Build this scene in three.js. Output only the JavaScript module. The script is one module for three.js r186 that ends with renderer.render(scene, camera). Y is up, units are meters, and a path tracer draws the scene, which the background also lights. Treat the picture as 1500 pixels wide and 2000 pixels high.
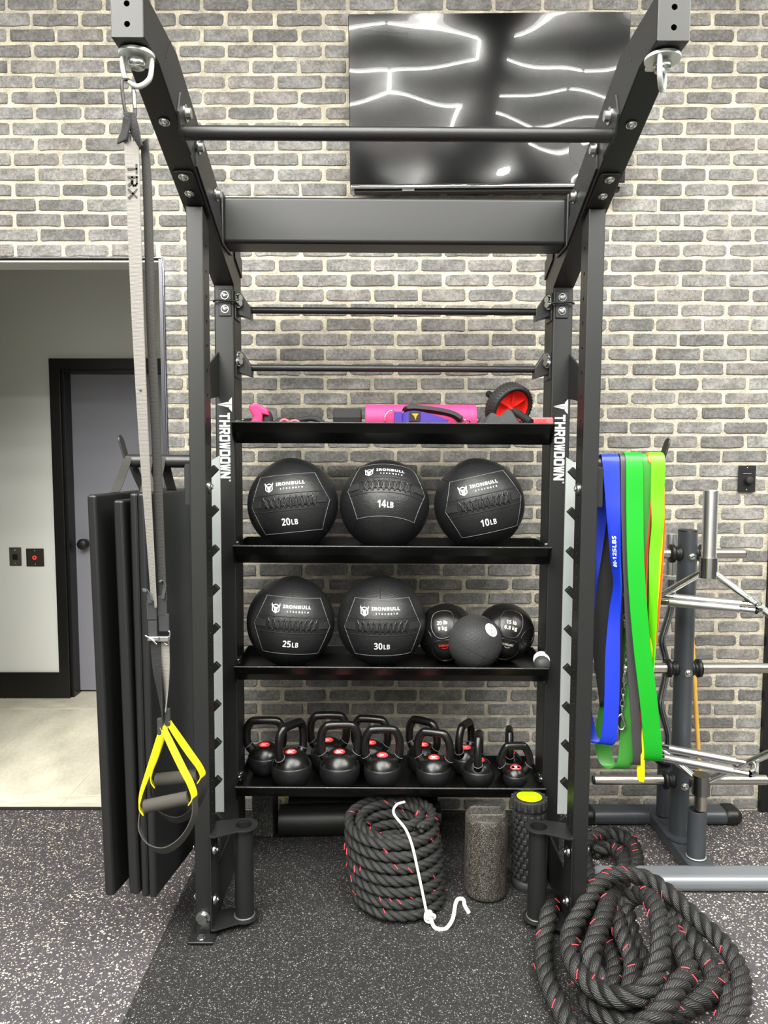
import * as THREE from 'three';
import { RoundedBoxGeometry } from 'three/addons/geometries/RoundedBoxGeometry.js';
import { mergeGeometries } from 'three/addons/utils/BufferGeometryUtils.js';
import { RectAreaLightUniformsLib } from 'three/addons/lights/RectAreaLightUniformsLib.js';
import { Brush, Evaluator, SUBTRACTION } from 'three-bvh-csg';

// ---------------------------------------------------------------- camera, lights, exposure
const scene = new THREE.Scene();
scene.background = new THREE.Color(0x000000);
const camera = new THREE.PerspectiveCamera(2 * Math.atan(1000 / 1450) * 180 / Math.PI, 0.75, 0.05, 60);
camera.position.set(0, 1.58, 3.2);
camera.rotation.x = -4.4 * Math.PI / 180;
const renderer = new THREE.WebGLRenderer();
renderer.toneMapping = THREE.LinearToneMapping;
renderer.toneMappingExposure = 1.25;
renderer.shadowMap.enabled = true;
RectAreaLightUniformsLib.init();
const LED_NITS = 330, LED_COLOR = new THREE.Color(1.0, 0.985, 0.93), CEIL = 3.95;
const DOWNLIGHT_CANDELA = 3;

// ---------------------------------------------------------------- helpers
function rng(seed) { let a = seed >>> 0; return () => { a = (a + 0x6D2B79F5) | 0; let t = Math.imul(a ^ (a >>> 15), 1 | a); t = (t + Math.imul(t ^ (t >>> 7), 61 | t)) ^ t; return ((t ^ (t >>> 14)) >>> 0) / 4294967296; }; }
const V = (x, y, z) => new THREE.Vector3(x, y, z);
const V2 = (x, y) => new THREE.Vector2(x, y);
const taken = {};
function numbered(n) { const k = taken[n] = (taken[n] ?? -1) + 1; return k ? n + '_' + String(k).padStart(3, '0') : n; }
function thing(name, label, category, pos = [0, 0, 0], group) {
  const g = new THREE.Group(); g.name = numbered(name); g.position.set(...pos); scene.add(g);
  g.userData = { label, category }; if (group) g.userData.group = group; return g;
}
function clean(g) {
  g = g.index ? g.toNonIndexed() : g;
  for (const k of Object.keys(g.attributes)) if (!['position', 'normal', 'uv'].includes(k)) g.deleteAttribute(k);
  if (!g.attributes.normal) g.computeVertexNormals();
  if (!g.attributes.uv) g.setAttribute('uv', new THREE.BufferAttribute(new Float32Array(g.attributes.position.count * 2), 2));
  return g;
}
function part(name, geos, mat, parent) {
  const list = Array.isArray(geos) ? geos : [geos];
  const g = list.length === 1 ? list[0] : mergeGeometries(list.map(clean));
  const m = new THREE.Mesh(g, mat); m.name = name; m.castShadow = m.receiveShadow = true;
  (parent ?? scene).add(m); return m;
}
function struct(name, geos, mat) { const m = part(name, geos, mat); m.name = numbered(name); m.userData.kind = 'structure'; return m; }
function structGroup(name) { const g = new THREE.Group(); g.name = name; g.userData.kind = 'structure'; scene.add(g); return g; }
function dup(root, label) { const c = root.clone(); c.name = numbered(root.name.replace(/_\d{3}$/, '')); c.userData = { ...root.userData }; if (label) c.userData.label = label; scene.add(c); return c; }
const box = (w, h, d, x = 0, y = 0, z = 0) => new THREE.BoxGeometry(w, h, d).translate(x, y, z);
const rbox = (w, h, d, x = 0, y = 0, z = 0, r = 0.004, s = 2) => new RoundedBoxGeometry(w, h, d, s, Math.min(r, w * .49, h * .49, d * .49)).translate(x, y, z);
function rod(a, b, r, r2 = r, seg = 20) {
  const d = b.clone().sub(a), g = new THREE.CylinderGeometry(r2, r, d.length(), seg);
  g.applyQuaternion(new THREE.Quaternion().setFromUnitVectors(V(0, 1, 0), d.clone().normalize()));
  return g.translate((a.x + b.x) / 2, (a.y + b.y) / 2, (a.z + b.z) / 2);
}
const tube = (pts, r, seg = 40, rs = 10, closed = false) => new THREE.TubeGeometry(new THREE.CatmullRomCurve3(pts, closed, 'catmullrom', 0.5), seg, r, rs, closed);
function mirrorX(g) { g = g.index ? g.toNonIndexed() : g; for (const k of Object.keys(g.attributes)) { const a = g.attributes[k], n = a.itemSize; for (let i = 0; i < a.count; i += 3) for (let c = 0; c < n; c++) { const p = a.array[(i + 1) * n + c]; a.array[(i + 1) * n + c] = a.array[(i + 2) * n + c]; a.array[(i + 2) * n + c] = p; } } const p = g.attributes.position; for (let i = 0; i < p.count; i++) p.setX(i, -p.getX(i)); const q = g.attributes.normal; if (q) for (let i = 0; i < q.count; i++) q.setX(i, -q.getX(i)); return g; }
const sided = (g, s) => s > 0 ? mirrorX(g) : g;
// polyline tube with small bends
function bent(pts, r, round = 0.02, seg = 8, rs = 14) {
  const path = new THREE.CurvePath(); let from = pts[0];
  for (let i = 1; i < pts.length; i++) {
    if (i === pts.length - 1) { path.add(new THREE.LineCurve3(from, pts[i])); break; }
    const a = pts[i].clone().add(pts[i - 1].clone().sub(pts[i]).setLength(round)), b = pts[i].clone().add(pts[i + 1].clone().sub(pts[i]).setLength(round));
    path.add(new THREE.LineCurve3(from, a)); path.add(new THREE.QuadraticBezierCurve3(a, pts[i], b)); from = b;
  }
  return new THREE.TubeGeometry(path, seg * pts.length, r, rs, false);
}
function lathe(pts, seg = 32) { return new THREE.LatheGeometry(pts.map(p => V2(p[0], p[1])), seg); }
function shapeOf(pts) { const s = new THREE.Shape(); pts.forEach((p, i) => i ? s.lineTo(p[0], p[1]) : s.moveTo(p[0], p[1])); s.closePath(); return s; }
function extrude(shape, depth, bevel = 0) {
  return new THREE.ExtrudeGeometry(shape, { depth: depth - 2 * bevel, bevelEnabled: bevel > 0, bevelThickness: bevel, bevelSize: bevel, bevelOffset: -bevel, bevelSegments: 2, curveSegments: 12 }).translate(0, 0, bevel);
}
// a shape given in (z, y) extruded along x from x0 by w
function sideExtrude(shape, x0, w, bevel = 0) { return extrude(shape, w, bevel).applyMatrix4(new THREE.Matrix4().makeBasis(V(0, 0, 1), V(0, 1, 0), V(-1, 0, 0))).translate(x0 + w, 0, 0); }
// a shape given in (x, z) extruded upward from y0 by h
function flatExtrude(shape, y0, h, bevel = 0) { return extrude(shape, h, bevel).applyMatrix4(new THREE.Matrix4().makeBasis(V(1, 0, 0), V(0, 0, 1), V(0, -1, 0))).translate(0, y0 + h, 0); }
// ribbon with thickness: rows [x, y, z, wx, wy, wz] (w = half width vector)
function ribbon(rows, th, n = 60, closed = false) {
  const P = new THREE.CatmullRomCurve3(rows.map(r => V(r[0], r[1], r[2])), closed, 'centripetal'), W = new THREE.CatmullRomCurve3(rows.map(r => V(r[3], r[4], r[5])), closed, 'catmullrom', .5);
  const pos = [], uv = [], idx = []; let len = 0, last = null;
  for (let i = 0; i <= n; i++) {
    const t = i / n, p = P.getPoint(t), w = W.getPoint(t), tg = P.getTangent(t), nn = tg.clone().cross(w).normalize().multiplyScalar(th / 2);
    if (last) len += p.distanceTo(last); last = p;
    for (const [a, b] of [[-1, 1], [1, 1], [1, 1], [1, -1], [1, -1], [-1, -1], [-1, -1], [-1, 1]]) { const q = p.clone().addScaledVector(w, a).addScaledVector(nn, b); pos.push(q.x, q.y, q.z); uv.push(a * w.length(), len); }
  }
  for (let i = 0; i < n; i++) for (let k = 0; k < 8; k += 2) { const a = i * 8 + k, b = a + 1, c = a + 8, d = a + 9; idx.push(a, c, b, b, c, d); }
  if (!closed) for (const [o, f] of [[0, 0], [n * 8, 1]]) { const q = [o, o + 2, o + 4, o + 6]; idx.push(...(f ? [q[0], q[2], q[1], q[0], q[3], q[2]] : [q[0], q[1], q[2], q[0], q[2], q[3]])); }
  const g = new THREE.BufferGeometry(); g.setAttribute('position', new THREE.Float32BufferAttribute(pos, 3)); g.setAttribute('uv', new THREE.Float32BufferAttribute(uv, 2)); g.setIndex(idx); g.computeVertexNormals(); return g;
}

// ---------------------------------------------------------------- textures
function dataTex(n, fn, srgb, m = n) {
  const d = new Uint8Array(n * m * 4);
  fn(d, n, m); const t = new THREE.DataTexture(d, n, m); t.wrapS = t.wrapT = THREE.RepeatWrapping; t.magFilter = THREE.LinearFilter; t.minFilter = THREE.LinearMipmapLinearFilter; t.generateMipmaps = true;
  if (srgb) t.colorSpace = THREE.SRGBColorSpace; t.needsUpdate = true; return t;
}
// tileable value noise
function noiseGrid(n, cells, r) { const g = new Float32Array(cells * cells).map(() => r()); return (x, y) => { const fx = x / n * cells, fy = y / n * cells, x0 = Math.floor(fx), y0 = Math.floor(fy), u = fx - x0, v = fy - y0, s = u * u * (3 - 2 * u), t = v * v * (3 - 2 * v), at = (a, b) => g[(((b % cells) + cells) % cells) * cells + (((a % cells) + cells) % cells)]; return (at(x0, y0) * (1 - s) + at(x0 + 1, y0) * s) * (1 - t) + (at(x0, y0 + 1) * (1 - s) + at(x0 + 1, y0 + 1) * s) * t; }; }
function fleckTex(seed, base, baseVar, flecks) {
  return dataTex(2048, (d, n) => {
    const r = rng(seed), nz = noiseGrid(n, 256, r), nf = noiseGrid(n, 1024, r);
    for (let y = 0; y < n; y++) for (let x = 0; x < n; x++) { const k = (y * n + x) * 4, v = 1 + (nz(x, y) - .5) * baseVar + (nf(x, y) - .5) * baseVar; for (let c = 0; c < 3; c++) d[k + c] = Math.max(0, Math.min(255, base[c] * v)); d[k + 3] = 255; }
    for (const [count, rmin, rmax, lo, hi] of flecks) for (let i = 0; i < count; i++) {
      const cx = r() * n, cy = r() * n, a = rmin + (rmax - rmin) * r() * r(), b = a * (.35 + .6 * r()), th = r() * 3.14, t = r(), col = lo.map((q, c) => q + (hi[c] - q) * t), ph = r() * 6, cs = Math.cos(th), sn = Math.sin(th), R = Math.ceil(a * 1.3);
      for (let yy = -R; yy <= R; yy++) for (let xx = -R; xx <= R; xx++) {
        const u = (xx * cs + yy * sn) / a, w = (-xx * sn + yy * cs) / b, ang = Math.atan2(w, u);
        if (u * u + w * w < 1 + .35 * Math.sin(3 * ang + ph)) { const k = ((((Math.floor(cy) + yy) % n + n) % n) * n + ((Math.floor(cx) + xx) % n + n) % n) * 4; d[k] = col[0]; d[k + 1] = col[1]; d[k + 2] = col[2]; }
      }
    }
  }, true);
}
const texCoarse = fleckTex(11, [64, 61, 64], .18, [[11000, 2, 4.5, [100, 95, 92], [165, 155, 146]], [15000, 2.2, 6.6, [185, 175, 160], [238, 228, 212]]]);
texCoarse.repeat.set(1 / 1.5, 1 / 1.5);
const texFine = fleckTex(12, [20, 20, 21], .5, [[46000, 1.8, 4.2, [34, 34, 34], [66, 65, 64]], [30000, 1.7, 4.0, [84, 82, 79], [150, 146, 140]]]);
texFine.repeat.set(1 / 1.5, 1 / 1.5);
const texRubberBump = dataTex(512, (d, n) => { const r = rng(5), a = noiseGrid(n, 128, r), b = noiseGrid(n, 256, r); for (let i = 0; i < n * n; i++) { const v = 255 * (.5 * a(i % n, i / n | 0) + .5 * b(i % n, i / n | 0)); d[i * 4] = d[i * 4 + 1] = d[i * 4 + 2] = v; d[i * 4 + 3] = 255; } });
texRubberBump.repeat.set(1 / .3, 1 / .3);
// brick face: clay grain, pits and scrape marks (relief) and mottled tone
const brickRelief = dataTex(1024, (d, n) => {
  const r = rng(21), h = new Float32Array(n * n), a = noiseGrid(n, 32, r), b = noiseGrid(n, 128, r), c = noiseGrid(n, 400, r), m = noiseGrid(n, 10, r);
  for (let y = 0; y < n; y++) for (let x = 0; x < n; x++) { const rough = Math.max(0, m(x, y) - .5) * 2; h[y * n + x] = .55 + .16 * (a(x, y) - .5) + .12 * (b(x, y) - .5) + (.08 + .5 * rough) * (c(x, y) - .5); }
  for (let i = 0; i < 900; i++) { const cx = r() * n, cy = r() * n, R = 1 + 3.2 * r() * r(), dp = .25 + .4 * r(); for (let yy = -5; yy <= 5; yy++) for (let xx = -5; xx <= 5; xx++) if (xx * xx + yy * yy < R * R) { const k = (((cy | 0) + yy + n) % n) * n + ((cx | 0) + xx + n) % n; h[k] -= dp; } }
  for (let i = 0; i < 260; i++) { let x = r() * n, y = r() * n; const th = -.5 + r() * .9, L = 20 + r() * 70, dp = .1 + .25 * r(); for (let s = 0; s < L; s++) { x += Math.cos(th); y += Math.sin(th); const k = (((y | 0) % n + n) % n) * n + ((x | 0) % n + n) % n; h[k] -= dp; h[(k + n) % (n * n)] -= dp * .5; } }
  for (let i = 0; i < n * n; i++) { const v = Math.max(0, Math.min(255, h[i] * 255)); d[i * 4] = d[i * 4 + 1] = d[i * 4 + 2] = v; d[i * 4 + 3] = 255; }
});
brickRelief.repeat.set(1 / .5, 1 / .5);
const brickTone = dataTex(1024, (d, n) => {
  const r = rng(22), a = noiseGrid(n, 14, r), b = noiseGrid(n, 60, r), c = noiseGrid(n, 300, r), w = noiseGrid(n, 40, r);
  for (let y = 0; y < n; y++) for (let x = 0; x < n; x++) { const k = (y * n + x) * 4; let v = .86 + .22 * (a(x, y) - .5) + .2 * (b(x, y) - .5) + .22 * (c(x, y) - .5); const lime = Math.max(0, w(x, y) * c(x, y) - .55) * 2.2; d[k] = Math.min(255, 254 * (v + lime)); d[k + 1] = Math.min(255, 253 * (v + lime * .97)); d[k + 2] = Math.min(255, 252 * (v + lime * .88)); d[k + 3] = 255; }
}, true);
brickTone.repeat.set(1 / .5, 1 / .5);
const mortarRelief = dataTex(1024, (d, n) => { const r = rng(31), a = noiseGrid(n, 64, r), b = noiseGrid(n, 200, r), c = noiseGrid(n, 480, r); for (let i = 0; i < n * n; i++) { const x = i % n, y = i / n | 0, v = 255 * Math.max(0, Math.min(1, .5 + .5 * (a(x, y) - .5) + .5 * (b(x, y) - .5) + .45 * (c(x, y) - .5))); d[i * 4] = d[i * 4 + 1] = d[i * 4 + 2] = v; d[i * 4 + 3] = 255; } });
mortarRelief.repeat.set(1 / .6, 1 / .6);
const mortarTone = dataTex(1024, (d, n) => { const r = rng(32), a = noiseGrid(n, 20, r), b = noiseGrid(n, 150, r), c = noiseGrid(n, 500, r); for (let i = 0; i < n * n; i++) { const x = i % n, y = i / n | 0, v = .84 + .16 * (a(x, y) - .5) + .12 * (b(x, y) - .5) + .1 * (c(x, y) - .5); d[i * 4] = Math.min(255, 255 * v); d[i * 4 + 1] = Math.min(255, 248 * v); d[i * 4 + 2] = Math.min(255, 234 * v); d[i * 4 + 3] = 255; } }, true);
mortarTone.repeat.set(1 / .6, 1 / .6);
const leatherBump = dataTex(512, (d, n) => { const r = rng(41), a = noiseGrid(n, 24, r), b = noiseGrid(n, 128, r), c = noiseGrid(n, 256, r); for (let i = 0; i < n * n; i++) { const x = i % n, y = i / n | 0, v = 255 * (.4 * a(x, y) + .35 * b(x, y) + .25 * c(x, y)); d[i * 4] = d[i * 4 + 1] = d[i * 4 + 2] = v; d[i * 4 + 3] = 255; } });
const weaveBump = dataTex(64, (d, n) => { for (let i = 0; i < n * n; i++) { const x = i % n, y = i / n | 0, v = 127 + 127 * Math.sin(y / n * 2 * Math.PI * 4) * (.6 + .4 * Math.cos(x / n * 2 * Math.PI * 4)); d[i * 4] = d[i * 4 + 1] = d[i * 4 + 2] = v; d[i * 4 + 3] = 255; } });
weaveBump.repeat.set(1 / .02, 1 / .012);
const yarnBump = dataTex(128, (d, n) => { const r = rng(51), a = noiseGrid(n, 32, r); for (let i = 0; i < n * n; i++) { const x = i % n, y = i / n | 0, v = 127 + 90 * Math.sin((x + y * .7) / n * 2 * Math.PI * 8 + 1.5 * a(x, y)) + 30 * (a(x, y) - .5); d[i * 4] = d[i * 4 + 1] = d[i * 4 + 2] = Math.max(0, Math.min(255, v)); d[i * 4 + 3] = 255; } });
const granuleTex = dataTex(1024, (d, n) => { const r = rng(61), a = noiseGrid(n, 220, r), b = noiseGrid(n, 110, r), c = noiseGrid(n, 24, r); for (let i = 0; i < n * n; i++) { const x = i % n, y = i / n | 0; let v = 20 + 36 * (b(x, y) - .4); if (a(x, y) > .6) v += 420 * (a(x, y) - .58) + 24 * c(x, y); d[i * 4] = Math.max(12, v * 1.04); d[i * 4 + 1] = Math.max(12, v); d[i * 4 + 2] = Math.max(12, v * .93); d[i * 4 + 3] = 255; } }, true);
function canvas(w, h, draw, srgb = true) { const c = document.createElement('canvas'); c.width = w; c.height = h; draw(c.getContext('2d'), w, h); const t = new THREE.CanvasTexture(c); if (srgb) t.colorSpace = THREE.SRGBColorSpace; t.magFilter = THREE.LinearFilter; return t; }

// ---------------------------------------------------------------- materials
const std = (o) => new THREE.MeshStandardMaterial(o), phy = (o) => new THREE.MeshPhysicalMaterial(o);
const M = {
  steel: std({ color: 0x191a1a, roughness: .42, metalness: 0.0 }),
  steelBar: std({ color: 0x1d1d1d, roughness: .36 }),
  shelf: std({ color: 0x0b0b0b, roughness: .28 }),
  zinc: std({ color: 0xc9ccca, roughness: .22, metalness: 1 }),
  zincPlain: std({ color: 0xd8dcd8, roughness: .42, metalness: .75 }),
  chrome: std({ color: 0xe6e6e6, roughness: .07, metalness: 1 }),
  brushed: std({ color: 0xf0f0f0, roughness: .3, metalness: 1 }),
  satin: std({ color: 0xc9c2b8, roughness: .26, metalness: 1 }),
  print: std({ color: 0xc9cdcb, roughness: .6 }),
  uhmw: std({ color: 0x969b9a, roughness: .55 }),
  plastic: std({ color: 0x111111, roughness: .45 }),
  rubber: std({ color: 0x1b1b1b, roughness: .65 }),
  mat: phy({ color: 0x191a1a, roughness: .36 }),
  vinyl: phy({ color: 0x191a1b, roughness: .4, bumpMap: leatherBump, bumpScale: .0012 }),
  seam: std({ color: 0x6a6c6c, roughness: .7 }),
  seamDark: std({ color: 0x111111, roughness: .7 }),
  web: std({ color: 0x1b1b1c, roughness: .8, bumpMap: weaveBump, bumpScale: .0006 }),
  webGrey: std({ color: 0x77746f, roughness: .8, bumpMap: weaveBump, bumpScale: .0006 }),
  webDark: std({ color: 0x2c2b28, roughness: .8, bumpMap: weaveBump, bumpScale: .0006 }),
  webMid: std({ color: 0x3c3e3f, roughness: .8, bumpMap: weaveBump, bumpScale: .0006 }),
  webYellow: std({ color: 0xf4e200, roughness: .6 }),
  foamGrip: std({ color: 0x37342f, roughness: .85 }),
  kbGloss: std({ color: 0x0e0e0e, roughness: .27 }),
  kbMatte: std({ color: 0x151617, roughness: .38 }),
  rope: std({ color: 0x1b1b1a, roughness: .44, bumpMap: yarnBump, bumpScale: .0016 }),
  ropeCoil: std({ color: 0x1e1f1e, roughness: .55, bumpMap: yarnBump, bumpScale: .0012 }),
  tracer: std({ color: 0xe0404e, roughness: .6 }),
  cord: std({ color: 0xe8e8e4, roughness: .8 }),
  treePaint: std({ color: 0x3a3e42, roughness: .38 }),
  treePaintLight: std({ color: 0x777b80, roughness: .35, metalness: .3 }),
};

// ---------------------------------------------------------------- the room
{
  const plaster = std({ color: 0xc9cac6, roughness: .85 }), dark = std({ color: 0x2c2c2c, roughness: .9 }), charcoal = std({ color: 0x3d3e40, roughness: .85 });
  const coarse = std({ map: texCoarse, roughness: .75, bumpMap: texRubberBump, bumpScale: .0008 }), fine = std({ map: texFine, roughness: .8, bumpMap: texRubberBump, bumpScale: .001 });
  const plane = (x0, x1, z0, z1, y, th) => { const g = flatExtrude(shapeOf([[x0, z0], [x1, z0], [x1, z1], [x0, z1]]), y - th, th); const p = g.attributes.position, uv = g.attributes.uv; for (let i = 0; i < p.count; i++) uv.setXY(i, p.getX(i), p.getZ(i)); return g; };
  const floor = structGroup('floor');
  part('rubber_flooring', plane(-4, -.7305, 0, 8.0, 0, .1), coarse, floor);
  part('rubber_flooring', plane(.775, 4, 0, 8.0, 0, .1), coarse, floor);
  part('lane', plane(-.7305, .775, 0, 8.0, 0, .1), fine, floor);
  struct('ceiling', box(8.2, .1, 8.3, 0, CEIL + .05, 4.0), dark);
  struct('wall_left', box(.1, CEIL, 8.1, -4.05, CEIL / 2, 4.0), charcoal);
  struct('wall_right', box(.1, CEIL, 8.1, 4.05, CEIL / 2, 4.0), charcoal);
  struct('wall_front', box(8.2, CEIL, .1, 0, CEIL / 2, 8.05), plaster);

  // brick wall: mortar bed with an opening to the hall on the left, bricks laid in running bond
  const OX = -.945, OY = 2.4066, RX = 1.665, LX = -2.05, C = .0617, B = .2, Y0 = 3.3938;
  const wall = structGroup('wall_back');
  const bed = extrude(shapeOf([[-4, -.02], [LX, -.02], [LX, OY], [OX, OY], [OX, -.02], [RX, -.02], [RX, CEIL], [-4, CEIL]]), .12).translate(0, 0, -.1195);
  part('mortar_bed', bed, std({ color: 0xd8d5cb, map: mortarTone, roughness: .95, bumpMap: mortarRelief, bumpScale: .003 }), wall);
  const tones = [0x908f8b, 0x888784, 0x96948f, 0x82817e, 0x908c87, 0x959491, 0x7a7976].map(c => std({ color: c, map: brickTone, roughness: .88, bumpMap: brickRelief, bumpScale: .0042 }));
  const r = rng(77);
  function brickGeo(w, h) {
    const hw = w / 2, hh = h / 2, c = .003 + r() * .007, j = () => (r() - .5) * .004, dep = .0032 + r() * .0026, P = [];
    const raw = [[-hw + c, -hh], [-hw * .33, -hh], [hw * .33, -hh], [hw - c, -hh], [hw, -hh + c], [hw, hh - c], [hw - c, hh], [hw * .33, hh], [-hw * .33, hh], [-hw + c, hh], [-hw, hh - c], [-hw, -hh + c]];
    for (const [x, y] of raw) P.push([x + j(), y + j()]);
    const pos = [], ou = r() * 3, ov = r() * 3, tri = (...q) => q.forEach(v => pos.push(...v));
    const n = P.length, rings = [P.map(([x, y]) => [x, y, -.008]), P.map(([x, y]) => [x, y, dep - .0018]), P.map(([x, y]) => [x - Math.sign(x) * .0026, y - Math.sign(y) * .0026, dep + (r() - .5) * .0012])];
    for (let k = 0; k < 2; k++) for (let i = 0; i < n; i++) { const a = rings[k][i], b = rings[k][(i + 1) % n], e = rings[k + 1][i], f = rings[k + 1][(i + 1) % n]; tri(a, b, f, a, f, e); }
    const ctr = [0, 0, dep]; for (let i = 0; i < n; i++) tri(rings[2][i], rings[2][(i + 1) % n], ctr);
    const g = new THREE.BufferGeometry(); g.setAttribute('position', new THREE.Float32BufferAttribute(pos, 3));
    const uv = []; for (let i = 0; i < pos.length; i += 3) uv.push(pos[i] + ou, pos[i + 1] + ov + pos[i + 2]); g.setAttribute('uv', new THREE.Float32BufferAttribute(uv, 2)); g.computeVertexNormals(); return g;
  }
  const variants = Array.from({ length: 28 }, () => brickGeo(.1845 + (r() - .5) * .006, .0482 + (r() - .5) * .004));
  const rest = tones.map(() => []); let singles = 0;
  for (let k = -9; k < 55; k++) {
    const y = Y0 - C * (k + .5); if (y > CEIL - .02 || y < -.01) continue;
    const off = (k % 2 === 0) ? .15 : .05;
    for (let n = -12; n < 10; n++) {
      let x0 = off + n * B, x1 = x0 + B; const lo = y > OY ? -2.2 : OX, hi = RX;
      if (x1 < lo + .03 || x0 > hi - .03) continue;
      const cut = x0 < lo || x1 > hi; x0 = Math.max(x0, lo - .006); x1 = Math.min(x1, hi + .006);
      const x = (x0 + x1) / 2, g = cut ? brickGeo(x1 - x0 - .0155, .0482) : variants[Math.floor(r() * variants.length)], t = Math.floor(r() * tones.length), dx = (r() - .5) * .003, dy = (r() - .5) * .002, rz = (r() - .5) * .008;
      const inView = (x > .74 && x < 1.64 && y > .75 && y < 3.44) || (x < -.62 && x > -1.66 && y > OY && y < 3.44) || (Math.abs(x) < .52 && y > 1.72 && y < 2.27) || (x > -.5 && x < -.17 && y > 2.46 && y < 3.4);
      if (inView && singles < 300) { singles++; const m = part('brick', g, tones[t], wall); m.position.set(x + dx, y + dy, 0); m.rotation.z = rz; }
      else rest[t].push(g.clone().rotateZ(rz).translate(x + dx, y + dy, 0));
    }
  }
  { const m = new THREE.Mesh(mergeGeometries(rest.map(l => mergeGeometries(l)), true), tones); m.name = 'further_bricks'; m.castShadow = m.receiveShadow = true; m.userData.kind = 'stuff'; wall.add(m); }

  // opening trims and hall
  const trim = structGroup('trim_1');
  part('head_bar', bent([V(LX, OY, .006), V(OX + .016, OY, .006), V(OX + .016, 0, .006)], .005, .012, 20, 10), std({ color: 0x9a9aa2, roughness: .12, metalness: 1 }), trim);
  part('corner_strip', [box(.006, OY, .1, OX - .003, OY / 2, -.06), box(.024, OY, .003, OX + .009, OY / 2, .0062)], std({ color: 0x55555a, roughness: .28, metalness: .9 }), trim);
  part('soffit_board', box(OX - LX, .008, .128, (OX + LX) / 2, OY - .012, -.068), plaster, trim);
  struct('trim_2', rbox(.05, CEIL, .03, RX + .026, CEIL / 2, .008, .003), std({ color: 0x090909, roughness: .5 }));
  struct('wall_side', box(2.4, CEIL, .1, RX + 1.25, CEIL / 2, -.06), std({ color: 0xa9b0aa, roughness: .8 }));
  struct('baseboard_side', rbox(.9, .12, .05, RX + .5, .06, .016, .004), std({ color: 0x0b0b0b, roughness: .5 }));
  const HZ = -1.545;
  const tile = structGroup('floor_hall');
  part('grout_bed', box(3.4, .05, 1.72, -2.2, -.029, -.86), std({ color: 0xd9d3bd, roughness: .8 }), tile);
  const tileTex = dataTex(512, (d, n) => { const q = rng(91), a = noiseGrid(n, 6, q), b = noiseGrid(n, 60, q); for (let i = 0; i < n * n; i++) { const x = i % n, y = i / n | 0, v = .9 + .12 * (a(x, y) - .5) + .06 * (b(x, y) - .5); d[i * 4] = 243 * v; d[i * 4 + 1] = 237 * v; d[i * 4 + 2] = 216 * v; d[i * 4 + 3] = 255; } }, true);
  const tm = std({ map: tileTex, roughness: .45 });
  for (let i = 0; i < 3; i++) for (let j = 0; j < 6; j++) { // rows run across, long joints run away from the wall
    const zA = [-.022, -.1462, -1.3287][i], zB = [-.1462, -1.3287, -1.72][i], sh = [0, .0, .21][i], xA = -3.9 + j * .61 + sh;
    if (xA + .61 > OX + .35) continue;
    part('floor_tile', rbox(.604, .03, zA - zB - .006, xA + .305, -.0165, (zA + zB) / 2, .002, 1), tm, tile);
  }
  struct('trim_3', box(OX - LX, .006, .022, (OX + LX) / 2, .001, -.012), std({ color: 0x1a1a1a, roughness: .5 }));
  const hallPaint = std({ color: 0xdfe1dd, roughness: .8 });
  const DX0 = -2.055, DX1 = -1.13, DH = 2.13;
  struct('wall_hall', extrude((() => { const s = shapeOf([[-3.9, 0], [DX0, 0], [DX0, DH], [DX1, DH], [DX1, 0], [-.5, 0], [-.5, 3], [-3.9, 3]]); return s; })(), .12).translate(0, 0, HZ - .12), hallPaint);
  struct('wall_hall_left', box(.1, 3, 1.8, -3.9, 1.5, -.95), hallPaint);
  struct('wall_hall_right', box(.1, 3, 1.5, -.55, 1.5, -.89), hallPaint);
  struct('wall_hall_end', box(3.6, 3, .05, -2.2, 1.5, HZ - .3), hallPaint);
  struct('ceiling_hall', box(3.5, .1, 1.8, -2.2, 2.95, -.95), hallPaint);
  struct('baseboard_hall', rbox(1.75, .17, .02, -2.98, .085, HZ + .01, .004), std({ color: 0x080808, roughness: .35 }));
  const door = structGroup('door_1'), black = std({ color: 0x0a0a0a, roughness: .38 });
  part('door_casing', extrude(shapeOf([[DX0 - .055, 0], [DX0 + .012, 0], [DX0 + .012, DH - .012], [DX1 - .012, DH - .012], [DX1 - .012, 0], [DX1 + .055, 0], [DX1 + .055, DH + .055], [DX0 - .055, DH + .055]]), .02, .003).translate(0, 0, HZ), black, door);
  part('door_stop', extrude(shapeOf([[DX0 + .0, 0], [DX0 + .03, 0], [DX0 + .03, DH - .03], [DX1 - .03, DH - .03], [DX1 - .03, 0], [DX1, 0], [DX1, DH], [DX0, DH]]), .1, .002).translate(0, 0, HZ - .105), black, door);
  const leaf = part('door_leaf', rbox(DX1 - DX0 - .05, DH - .045, .04, (DX0 + DX1) / 2, DH / 2 - .008, HZ - .125, .003), std({ color: 0x85858f, roughness: .55 }), door);
  const knob = part('door_knob', lathe([[0, 0], [.03, 0], [.03, .006], [.014, .01], [.014, .03], [.03, .038], [.036, .05], [.032, .064], [.018, .07], [0, .071]], 24).rotateX(Math.PI / 2), M.plastic, leaf); knob.position.set(-1.962, 1.0, HZ - .105);
  // switch plates on the hall wall
  const plateMat = std({ color: 0x6b6760, roughness: .35, metalness: .6 });
  const sp = thing('switch_plate', 'narrow steel switch plate with black sensor on hall wall', 'switch', [-2.372, .927, HZ]);
  part('plate', rbox(.078, .12, .006, 0, 0, .003, .003), plateMat, sp); part('sensor', rbox(.034, .036, .006, 0, -.002, .006, .002), M.plastic, sp);
  for (const s of [-1, 1]) part('screw', new THREE.SphereGeometry(.004, 10, 6).scale(1, 1, .5).translate(0, s * .042, .007), M.zinc, sp);
  const eb = thing('exit_button', 'square bronze exit button plate with glowing red ring', 'button', [-2.245, .922, HZ]);
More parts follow.
